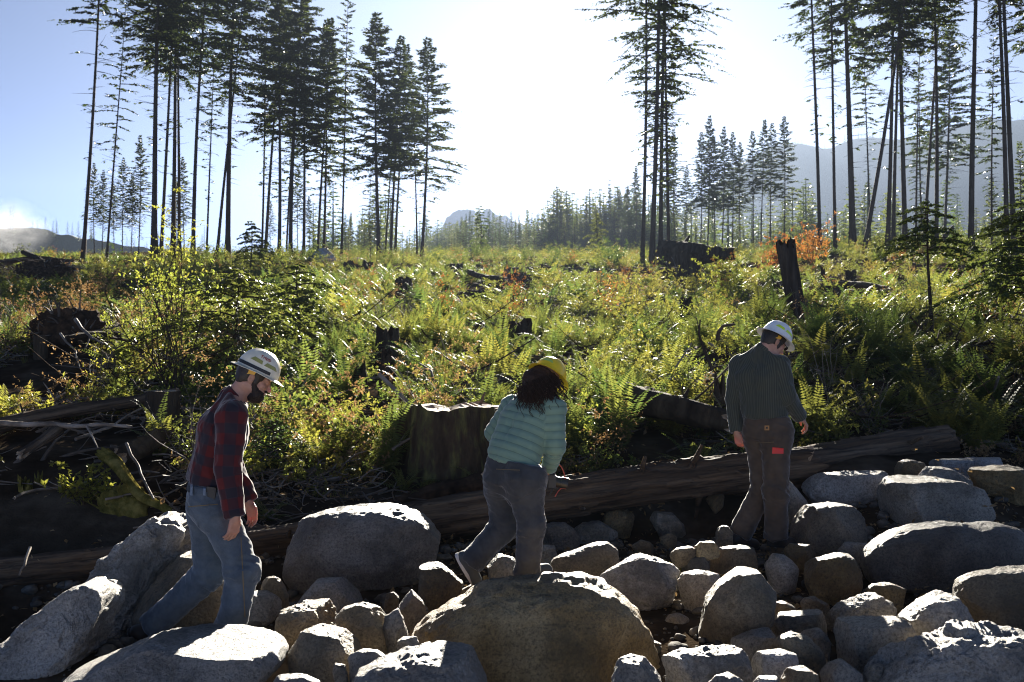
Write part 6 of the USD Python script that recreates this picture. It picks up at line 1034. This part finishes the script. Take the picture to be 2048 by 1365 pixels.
def person(label, base, d0, J, r, head, garb, k=1.0):
    """J: joints in world metres; r: the way to the person's right; returns the thing and the garments' meshes."""
    x = thing("person", label, "person", base); A = lambda m: (m[0] - base, m[1]); allp = np.array(list(J.values())); hc, R = head; r = r / np.linalg.norm(r); out = {}
    nb = J["neck"]; W = garb
    # the body, one skin from head to hands
    B_ = Field(np.vstack([J['neck'], J['pelvis']] + [J['an' + q] for q in 'LR'] + [J['wr' + q] + W['hand' + q][0] / np.linalg.norm(W['hand' + q][0]) * .2 + W['hand' + q][1] * o for q in 'LR' for o in (0, .06)] + [J['el' + q] for q in 'LR'] + [[hc - .15, hc + .16]]), .07, .005)
    head_field(B_, hc, R, k); B_.cone(nb, hc - .035 * R[1] - .06 * R[2], .058 * k, .055 * k, .03); B_.cone(J["chest"], nb, .09, .06, .05); B_.cone(J["pelvis"], J["chest"], .09, .1, .05)
    for s in "LR":
        B_.cone(nb, J["sh" + s], .05, .05, .04).cone(J["sh" + s], J["el" + s], .042, .036).cone(J["el" + s], J["wr" + s], .036, .027).cone(J["pelvis"], J["hip" + s], .08, .08, .05).cone(J["hip" + s], J["kn" + s], .07, .05).cone(J["kn" + s], J["an" + s], .048, .036)
        hd = W["hand" + s]; hand_field(B_, J["wr" + s] + (J["wr" + s] - J["el" + s]) / np.linalg.norm(J["wr" + s] - J["el" + s]) * .012, *hd[:3], curl=hd[3], k=k * .97)
    obj("body", A(B_.surface(3)), W["skin"], x, smooth=True)
    # upper garment
    cw, ww, pw = W["widths"]; cr, wr_, pr = W["radii"]
    S = Field(np.vstack([J["neck"], J["chest"], J["waist"]] + [J[q + s] for q in ("sh", "el", "wr") for s in "LR"]), .2, .007)
    for s, sg in (("L", -1), ("R", 1)):
        S.cone(J["chest"] + r * sg * cw, J["waist"] + r * sg * ww, cr, wr_, .05); S.cone(J["chest"] + r * sg * cw * .9 + (J["neck"] - J["chest"]) * .45, J["chest"] + r * sg * cw, cr * .72, cr * .95, .05); S.cone(nb, J["sh" + s], .068 * k, .07 * k, .05)
    S.cone(J["waist"], J["waist"] + (J["waist"] - J["chest"]) / np.linalg.norm(J["waist"] - J["chest"]) * .05, wr_, wr_, .06); S.cone(nb, nb + (hc - nb) * .25, .066 * k, .062 * k, .02)
    ax = (J["waist"] - J["chest"]) / np.linalg.norm(J["waist"] - J["chest"])
    wn = W.get("hem_n", ax); S.plane(W["hem"], wn); nd = (hc - nb) / np.linalg.norm(hc - nb); S.plane(nb + nd * W.get("collar", .045), nd)
    for s in "LR": S.cone(J["sh" + s], J["el" + s], *W["sleeve"][:2], .035); S.cone(J["el" + s], J["wr" + s], *W["sleeve"][1:], .015)
    for s in "LR":
        e = (J["wr" + s] - J["el" + s]); e /= np.linalg.norm(e); near = None
        sl, X, Y, Z = S._sub(J["wr" + s] - .12, J["wr" + s] + .12); q = ((X - J["wr" + s][0]) * e[0] + (Y - J["wr" + s][1]) * e[1] + (Z - J["wr" + s][2]) * e[2]).astype(np.float32); rad = np.sqrt((X - J["wr" + s][0]) ** 2 + (Y - J["wr" + s][1]) ** 2 + (Z - J["wr" + s][2]) ** 2 - q * q); S.g[sl] = np.where((rad < .075) & (q > -.02), np.maximum(S.g[sl], q), S.g[sl])
    v, f = S.surface(5)
    bones = [(J["neck"], J["waist"], .17, -R[1] if False else np.cross(r, ax)), (J["shL"], J["elL"], .07, r), (J["elL"], J["wrL"], .06, r), (J["shR"], J["elR"], .07, r), (J["elR"], J["wrR"], .06, r)]
    uv, bi, tt = along(v, bones)
    if W["top_mat"] == "quilted":
        ph = uv[:, 1] / .052; n = normals(v, f); v = v + n * (.0075 * (np.abs(np.sin(PI * ph)) ** .55 - .6))[:, None]; v = folds(v, f, uv, .010, 14, 9, 3)
    else: v = folds(v, f, uv, W.get("fold", .019), 11, 6, 3, np.where(bi == 0, .8, 1.0)); v = folds(v, f, uv, .007, 26, 16, 8)
    obj(W["top_name"], A((v, f)), W["top_mat"], x, smooth=True, uv=uv); out["top"] = (v, f)
    # trousers
    T = Field(np.vstack([J["waist"], J["pelvis"]] + [J[q + s] for q in ("hip", "kn", "an") for s in "LR"]), .2, .007); lr = W["leg"]
    for s, sg in (("L", -1), ("R", 1)):
        T.cone(J["belt"] + r * sg * ww * .95, J["pelvis"] + r * sg * pw, wr_ * .95, pr, .05); T.cone(J["pelvis"] + r * sg * pw, J["hip" + s], pr, lr[0] * 1.08, .05)
        T.cone(J["hip" + s], J["kn" + s], lr[0], lr[1], .03)
    G2 = T.g; T.g = np.full(T.n, .2, np.float32)
    for s in "LR": T.cone(J["kn" + s], J["an" + s], lr[1] * .98, lr[2], .004)
    h_ = np.maximum(.02 - np.abs(G2 - T.g), 0) / .02; T.g = np.minimum(G2, T.g) - h_ * h_ * .02 * .25
    T.plane(J["belt"], -ax if "belt_n" not in W else W["belt_n"])
    for s in "LR":
        e = (J["an" + s] - J["kn" + s]); L = np.linalg.norm(e); e /= L; sl, X, Y, Z = T._sub(J["an" + s] - .14, J["an" + s] + .14); q = ((X - J["kn" + s][0]) * e[0] + (Y - J["kn" + s][1]) * e[1] + (Z - J["kn" + s][2]) * e[2] - L - .01).astype(np.float32)
        near = np.sqrt((X - J["an" + s][0]) ** 2 + (Y - J["an" + s][1]) ** 2 + (Z - J["an" + s][2]) ** 2) < .125; T.g[sl] = np.where(near, np.maximum(T.g[sl], q), T.g[sl])
    v, f = T.surface(4); bones = [(J["belt"], J["pelvis"], .17, r)] + [b for s in "LR" for b in ((J["hip" + s], J["kn" + s], .09, r), (J["kn" + s], J["an" + s], .075, r))]
    uv, bi, tt = along(v, bones); kneeish = np.where((bi % 2 == 1), sstep(.55, 1.0, tt), np.where(bi > 0, np.maximum(1 - sstep(0, .45, tt), sstep(.7, 1, tt)), .3))
    v = folds(v, f, uv, .028, 9, 15, 11, .2 + .8 * kneeish); v = folds(v, f, uv, .006, 20, 30, 14)
    obj("trousers", A((v, f)), W["leg_mat"], x, smooth=True); out["trousers"] = (v, f)
    for s in "LR":
        Bt = Field([J["heel" + s], J["toe" + s], J["an" + s]], .09, .005); boot(Bt, J["heel" + s], J["toe" + s], J["an" + s], W.get("boot_r", .043)); bt = obj("shoe", A(Bt.surface(3)), W["boot_mat"], x, smooth=True); obj("sole", A(sole_mesh(J["heel" + s], J["toe" + s], J["an" + s])), W["sole_mat"], bt)
    return x, out, A
def collar(x, A, nb, hc, r, fwd, mat_, rad=.068, hgt=.042, uvk=.1):
    """A folded shirt collar round the neck, open at the throat."""
    ax = (hc - nb) / np.linalg.norm(hc - nb); r2 = r - ax * (r @ ax); r2 /= np.linalg.norm(r2); f2 = np.cross(ax, r2); f2 *= np.sign(f2 @ fwd); g = np.linspace(.22, 2 * PI - .22, 60) + PI / 2; rows = []
    for rr_, z in ((rad * .93, .012), (rad * .90, hgt), (rad * .93, hgt + .006), (rad * 1.02, hgt), (rad * 1.13, .010), (rad * 1.10, .006)): rows.append(nb + ax * z + np.outer(np.cos(g) * rr_, r2) + np.outer(np.sin(g) * rr_ * 1.05, f2) + np.outer(np.maximum(np.sin(g), 0) * -.018, ax))
    V = np.array(rows); m, n = V.shape[:2]; i, j = np.meshgrid(np.arange(m - 1), np.arange(n - 1), indexing="ij"); q = np.stack([i * n + j, i * n + j + 1, (i + 1) * n + j + 1, (i + 1) * n + j], -1).reshape(-1, 4)
    uv = np.stack([np.broadcast_to(g * rad, (m, n)), np.repeat(np.arange(m)[:, None] * .01, n, 1)], -1).reshape(-1, 2); obj("collar", A((V.reshape(-1, 3), np.vstack([q[:, [0, 1, 2]], q[:, [0, 2, 3]]]))), mat_, x, smooth=True, uv=uv)
def belt_of(x, A, J, r, ww, wr_, ax, mat_, h=.038, name="belt"):
    Fb = Field([J["belt"]], .3, .006)
    for sg in (-1, 1): Fb.cone(J["belt"] + r * sg * ww * .95 - ax * .03, J["belt"] + r * sg * ww * .95 + ax * .08, wr_ * .95 + .006, wr_ * .95 + .012, .05)
    Fb.plane(J["belt"] + ax * (.008 + h), ax); Fb.plane(J["belt"] + ax * .008, -ax); obj(name, A(Fb.surface(2)), mat_, x, smooth=40)

# the bearded man
d = 6.0; hd = 18.0; r1 = np.array([math.sin(math.radians(hd)), -math.cos(math.radians(hd)), 0.0]); R1 = frame(14, 26); rim1 = P(515, 744, 6.0); hc1 = rim1 - .034 * R1[2]
J1 = dict(neck=P(468, 800, 6.0), chest=P(446, 862, 6.0), waist=P(427, 950, 6.0), belt=P(422, 972, 6.0), pelvis=P(424, 1005, 6.0),
    shR=P(462, 834, 5.80), elR=P(455, 938, 5.76), wrR=P(470, 1032, 5.74), shL=P(446, 832, 6.2), elL=P(462, 930, 6.28), wrL=P(496, 1002, 6.26),
    hipR=P(436, 1030, 5.9), knR=P(487, 1138, 5.86), anR=P(460, 1262, 5.82), hipL=P(415, 1030, 6.1), knL=P(420, 1146, 6.14), anL=P(305, 1254, 6.14),
    heelR=P(438, 1290, 5.82), toeR=P(522, 1300, 5.86), heelL=P(258, 1262, 6.14), toeL=P(300, 1322, 6.16))
down = np.array([0, 0, -1.0])
W1 = dict(skin="skin", handR=(np.array([-.18, .05, -1.0]), np.array([-.75, .65, 0]), np.array([.7, .2, 0]), .42), handL=(np.array([.3, 0, -1.0]), np.array([-.3, -.9, 0]), np.array([1.0, 0, 0]), .45), widths=(.062, .05, .06), radii=(.135, .128, .132), sleeve=(.084, .068, .053),
    hem=P(424, 968, 6.0), hem_n=np.array([-.22, 0, -1.0]), belt_n=np.array([.22, 0, 1.0]), top_mat="plaid", top_name="shirt", leg_mat="blue_denim", leg=(.108, .092, .083), boot_mat="boot_leather", sole_mat="boot_sole", collar=.03)
base1 = on_ground(400, 6.0); m1, g1, A1 = person("bearded person in red and black plaid shirt and blue jeans stepping over rocks", base1, d, J1, r1, (hc1, R1), W1)
collar(m1, A1, J1["neck"] - np.array([0, 0, .0]), hc1, r1, np.array([1.0, .3, 0]), "plaid", rad=.074, hgt=.05)
obj("hair", A1(hair_cap(hc1, R1, 1.0, -.075, .05, 4)), "hair", m1, smooth=True)
Fb = Field([hc1 - .13, hc1 + .13], .03, .004); L1_ = lambda x_, y_, z_: hc1 + np.array([x_, y_, z_]) @ R1
Fb.ell(L1_(0, .052, -.098), R1, [.056, .052, .052], .02)
for s in (-1, 1): Fb.cone(L1_(s * .066, .015, -.045), L1_(s * .045, .055, -.09), .014, .03, .02)
Fb.ell(L1_(0, .097, -.054), R1, [.03, .013, .009], .012)
bv, bf = Fb.surface(1); bn = normals(bv, bf); bv = bv + bn * (.005 * fbm(bv * 160, 3, 2))[:, None]; obj("beard", A1((bv, bf)), "beard_hair", m1, smooth=True)
hard_hat(m1, rim1, R1, "cream_plastic", base1, 1.0, "olive_strip", 0.0, "Tripp", "black_rubber")
ax1 = np.array([-.22, 0, -1.0]); ax1 /= np.linalg.norm(ax1); belt_of(m1, A1, J1, r1, .05, .128, ax1, "black_leather")
obj("back_pocket", A1(cloth_patch(g1["trousers"], [(376, 1013), (436, 1008), (448, 1056), (412, 1068)], d, .004)), "blue_denim", m1)
obj("side_seam", A1(cloth_patch(g1["trousers"], [(481, 1075), (483, 1075), (491, 1235), (489, 1235)], d, .002, n=24, thick=.002)), "thread", m1)
obj("pocket_stitching", A1(cloth_patch(g1["trousers"], [(376, 1013), (436, 1008), (436, 1010), (376, 1015)], d, .0062, thick=.002)), "thread", m1)
for px in (384, 410): obj("belt_loop", A1(cloth_patch(g1["trousers"], [(px - 3, 968), (px + 2, 969), (px + 1, 992), (px - 4, 991)], d, .020, n=6, thick=.004)), "denim_hem", m1)
bx = trimesh.creation.box([.045, .03, .085]); bx = bx.subdivide().subdivide(); bx.apply_transform(trimesh.transformations.rotation_matrix(.12, [0, 1, 0])); pc = P(424, 990, 5.82)
pch = thing("belt_pouch", "small black pouch clipped on the bearded man's belt", "pouch", pc); obj("pouch_body", (np.array(bx.vertices), np.array(bx.faces)), "black_leather", pch)
fl = trimesh.creation.box([.048, .034, .03]); fl.apply_transform(trimesh.transformations.rotation_matrix(.12, [0, 1, 0])); fl.apply_translation([-.004, 0, .032]); obj("pouch_flap", (np.array(fl.vertices), np.array(fl.faces)), "black_leather", pch)

# the woman
hd = 50.0; r2 = np.array([math.sin(math.radians(hd)), -math.cos(math.radians(hd)), 0.0]); R2 = frame(42, 38); rim2 = P(1098, 752, 6.62); hc2 = rim2 - .034 * R2[2]
J2 = dict(neck=P(1074, 796, 6.60), chest=P(1056, 842, 6.58), waist=P(1029, 905, 6.52), belt=P(1026, 922, 6.5), pelvis=P(1030, 955, 6.48),
    shR=P(1108, 816, 6.48), elR=P(1110, 893, 6.46), wrR=P(1097, 938, 6.58), shL=P(1024, 814, 6.74), elL=P(990, 866, 6.8), wrL=P(1030, 915, 6.95),
    hipR=P(1050, 978, 6.44), knR=P(1062, 1052, 6.42), anR=P(1054, 1146, 6.46), hipL=P(1006, 978, 6.6), knL=P(1010, 1050, 6.62), anL=P(942, 1126, 6.56),
    heelR=P(1036, 1160, 6.46), toeR=P(1100, 1142, 6.6), heelL=P(912, 1112, 6.54), toeL=P(950, 1176, 6.62))
W2 = dict(skin="skin", handR=(np.array([-.35, .7, -.5]), np.array([-.8, -.2, .3]), np.array([.2, .4, .9]), .55), handL=(np.array([.6, .5, -.4]), np.array([.6, -.6, 0]), np.array([0, 0, 1.0]), .5), widths=(.07, .07, .082), radii=(.122, .124, .132), sleeve=(.072, .066, .046),
    hem=P(1026, 926, 6.5), hem_n=np.array([-.20, 0, -1.0]), belt_n=np.array([.2, 0, 1.0]), top_mat="quilted", top_name="jacket", leg_mat="dark_denim", leg=(.115, .088, .078), boot_mat="sneaker_cloth", sole_mat="pale_sole", collar=.035, boot_r=.04)
base2 = on_ground(1040, 6.5); m2, g2, A2 = person("person with long curly hair in teal quilted jacket and yellow hard hat, bent forward", base2, 6.5, J2, r2, (hc2, R2), W2, .95)
hard_hat(m2, rim2, R2, "hat_yellow", base2, .93, "pale_lime", -PI / 2 - .1)
rng = np.random.default_rng(9); hv = MB()
Fh = Field([hc2 - .17, hc2 + .17], .04, .006); Lh = lambda x_, y_, z_: hc2 + np.array([x_, y_, z_]) @ R2; Fh.ell(Lh(0, -.02, .02), R2, [.088, .1, .09]); Fh.ell(Lh(0, -.055, -.05), R2, [.085, .05, .08], .04); Fh.cone(Lh(-.03, -.08, -.06), P(1068, 800, 6.52), .07, .055, .04); Fh.plane(Lh(0, .05, 0), R2[1]); Fh.plane(Lh(0, 0, .028), R2[2]); 
hcv, hcf = Fh.surface(2); hn = normals(hcv, hcf); hcv = hcv + hn * (.012 * fbm(hcv * 38, 3, 4))[:, None]; hair = obj("hair", A2((hcv, hcf)), "curly_hair", m2, smooth=True)
for k in range(300):                                              # curled locks
    a = rng.uniform(-PI * 1.02, .1); st = Lh(.088 * math.cos(a), .098 * math.sin(a), rng.uniform(-.07, .015)); L = rng.uniform(.14, .27) * (1.15 if math.sin(a) < -.5 else .8); t = np.linspace(0, 1, 16)
    out = (st - hc2) / np.linalg.norm(st - hc2); end = st + out * .05 + np.array([-.02, -.02, -1.0]) * L + rng.normal(size=3) * .025; c = st + (end - st) * t[:, None] + out * (.05 * np.sin(t * PI))[:, None]
    w, ph = rng.uniform(14, 24), rng.uniform(0, 6); cr_ = .011 * np.minimum(1, t * 3); e1 = np.array([1.0, 0, 0]); e2 = np.array([0, 1.0, 0]); c = c + np.outer(np.cos(t * w + ph) * cr_, e1) + np.outer(np.sin(t * w + ph) * cr_, e2)
    hv.tube(c, np.linspace(.0045, .0012, 16), 4)
lk = obj("curl_locks", A2(hv.mesh()), "curly_hair", hair, smooth=True); tag(lk, kind="stuff")
collar(m2, A2, J2["neck"], hc2, r2, R2[1], "quilted", rad=.07, hgt=.055)
obj("back_pocket", A2(cloth_patch(g2["trousers"], [(992, 938), (1040, 940), (1042, 980), (998, 978)], 6.5, .004)), "dark_denim", m2); obj("pocket_stitching", A2(cloth_patch(g2["trousers"], [(992, 938), (1040, 940), (1040, 941.4), (992, 939.4)], 6.5, .0062, thick=.002)), "thread", m2)
cb = P(1104, 962, 6.76); cm = thing("handheld_camera", "black camera held low by the person in the teal jacket", "camera", cb)
b0 = trimesh.creation.box([.05, .13, .085]); b0.apply_translation([0, 0, 0]); obj("camera_body", (np.array(b0.vertices), np.array(b0.faces)), "camera_black", cm)
pz = trimesh.creation.box([.05, .045, .03]); pz.apply_translation([0, 0, .055]); obj("viewfinder_hump", (np.array(pz.vertices), np.array(pz.faces)), "camera_black", cm)
ln = MB().tube([[.02, 0, -.005], [.06, 0, -.012], [.061, 0, -.012], [.105, 0, -.02]], [.036, .036, .04, .04], 24).mesh(); obj("lens", ln, "camera_black", cm, smooth=40)
t = np.linspace(0, 1, 24); loop = np.stack([.02 + .075 * np.sin(t * PI), -.03 + .02 * t, .11 - .23 * t + .03 * np.sin(t * 9)], 1); obj("neck_cord", MB().tube(loop, .004, 6).mesh(), "red_cord", cm, smooth=True)
lp2 = np.stack([-.02 + .03 * np.sin(t * PI), -.06 + 0 * t, .05 - .14 * t], 1); obj("wrist_strap", MB().tube(lp2, .005, 6).mesh(), "camera_black", cm, smooth=True)

# the man in the striped shirt
hd = 48.0; r3 = np.array([math.sin(math.radians(hd)), -math.cos(math.radians(hd)), 0.0]); R3 = frame(20, 32); rim3 = P(1552, 676, 8.0); hc3 = rim3 - .034 * R3[2]
J3 = dict(neck=P(1526, 706, 8.0), chest=P(1519, 756, 8.0), waist=P(1530, 822, 7.98), belt=P(1531, 836, 7.97), pelvis=P(1536, 866, 7.97),
    shR=P(1558, 730, 7.90), elR=P(1574, 792, 7.86), wrR=P(1601, 834, 7.98), shL=P(1482, 732, 8.1), elL=P(1467, 798, 8.12), wrL=P(1474, 864, 8.06),
    hipR=P(1552, 885, 7.9), knR=P(1552, 984, 7.86), anR=P(1553, 1072, 7.9), hipL=P(1520, 885, 8.04), knL=P(1529, 974, 8.0), anL=P(1480, 1066, 8.02),
    heelR=P(1537, 1090, 7.9), toeR=P(1590, 1094, 7.96), heelL=P(1460, 1088, 8.02), toeL=P(1516, 1098, 8.08))
W3 = dict(skin="skin", handR=(np.array([.5, .3, -.55]), np.array([-.5, .3, -.6]), np.array([.3, .9, .2]), .5), handL=(np.array([.25, .1, -1.0]), np.array([.6, .7, 0]), np.array([.5, -.2, .3]), .55), widths=(.075, .06, .07), radii=(.124, .124, .128), sleeve=(.078, .064, .05),
    hem=P(1531, 836, 7.97), hem_n=np.array([.04, 0, -1.0]), belt_n=np.array([-.04, 0, 1.0]), top_mat="striped", top_name="shirt", leg_mat="brown_duck", leg=(.112, .092, .088), boot_mat="boot_leather", sole_mat="boot_sole", collar=.03)
base3 = on_ground(1530, 8.0); m3, g3, A3 = person("person in dark striped shirt, brown work trousers and white hard hat, looking down", base3, 8.0, J3, r3, (hc3, R3), W3)
collar(m3, A3, J3["neck"], hc3, r3, R3[1], "striped", rad=.074, hgt=.048)
obj("hair", A3(hair_cap(hc3, R3, 1.0, -.07, .05, 6)), "hair", m3, smooth=True); hard_hat(m3, rim3, R3, "white_plastic", base3, 1.0, "lime", -.25)
L3_ = lambda x_, y_, z_: hc3 - base3 + np.array([x_, y_, z_]) @ R3
gl = MB()
for s in (-1, 1): gl.tube([L3_(s * .082, -.01, .0), L3_(s * .078, .05, .0), L3_(s * .062, .1, -.002)], .003, 5)
gl.tube([L3_(.062, .1, -.002), L3_(.03, .112, .002), L3_(-.03, .112, .002), L3_(-.062, .1, -.002)], .003, 5); gls = obj("glasses_frame", gl.mesh(), "black_rubber", m3)
for s in (-1, 1):
    e = trimesh.creation.icosphere(2); ev = np.array(e.vertices) * [.027, .003, .018]; obj("lens", (L3_(s * .032, .108, -.004) + ev @ R3, np.array(e.faces)), "dark_lens", gls, smooth=True)
obj("leather_label", A3(cloth_patch(g3["trousers"], [(1529, 851.5), (1538.5, 851.5), (1538.5, 861), (1529, 861)], 7.97, .005, n=5)), "tan_leather", m3)
obj("label_mark", A3(cloth_patch(g3["trousers"], [(1532, 854.5), (1536, 853.8), (1535.4, 858.4), (1531.4, 857.8)], 7.97, .0075, n=5)), "boot_leather", m3)
obj("thigh_pocket", A3(cloth_patch(g3["trousers"], [(1542, 906), (1566, 906), (1564, 938), (1538, 936)], 7.9, .006)), "brown_duck", m3)
nbk = obj("notebook", cloth_patch(g3["trousers"], [(1545, 895), (1567, 897), (1567, 908), (1544, 908)], 7.9, .008, thick=.006), "red_cover", None, label="red notebook tucked in the thigh pocket of the brown trousers", cat="notebook")
obj("pocket_stitching", A3(cloth_patch(g3["trousers"], [(1512, 886), (1548, 884), (1548, 885), (1512, 887)], 7.9, .004, thick=.002)), "thread", m3)
# ---------------------------------------------------------------- haze
mat("haze", {"v": ("principled_volume", {"color": (0.58, 0.72, 1.0), "density": 0.000042, "anisotropy": 0.62})}, [], volume="v.volume")
hz = trimesh.creation.box([5200, 5200, 560]); hz.apply_translation([0, 0, 560 / 2 - 45])
obj("haze", (np.array(hz.vertices), np.array(hz.faces)), "haze", kind="stuff")
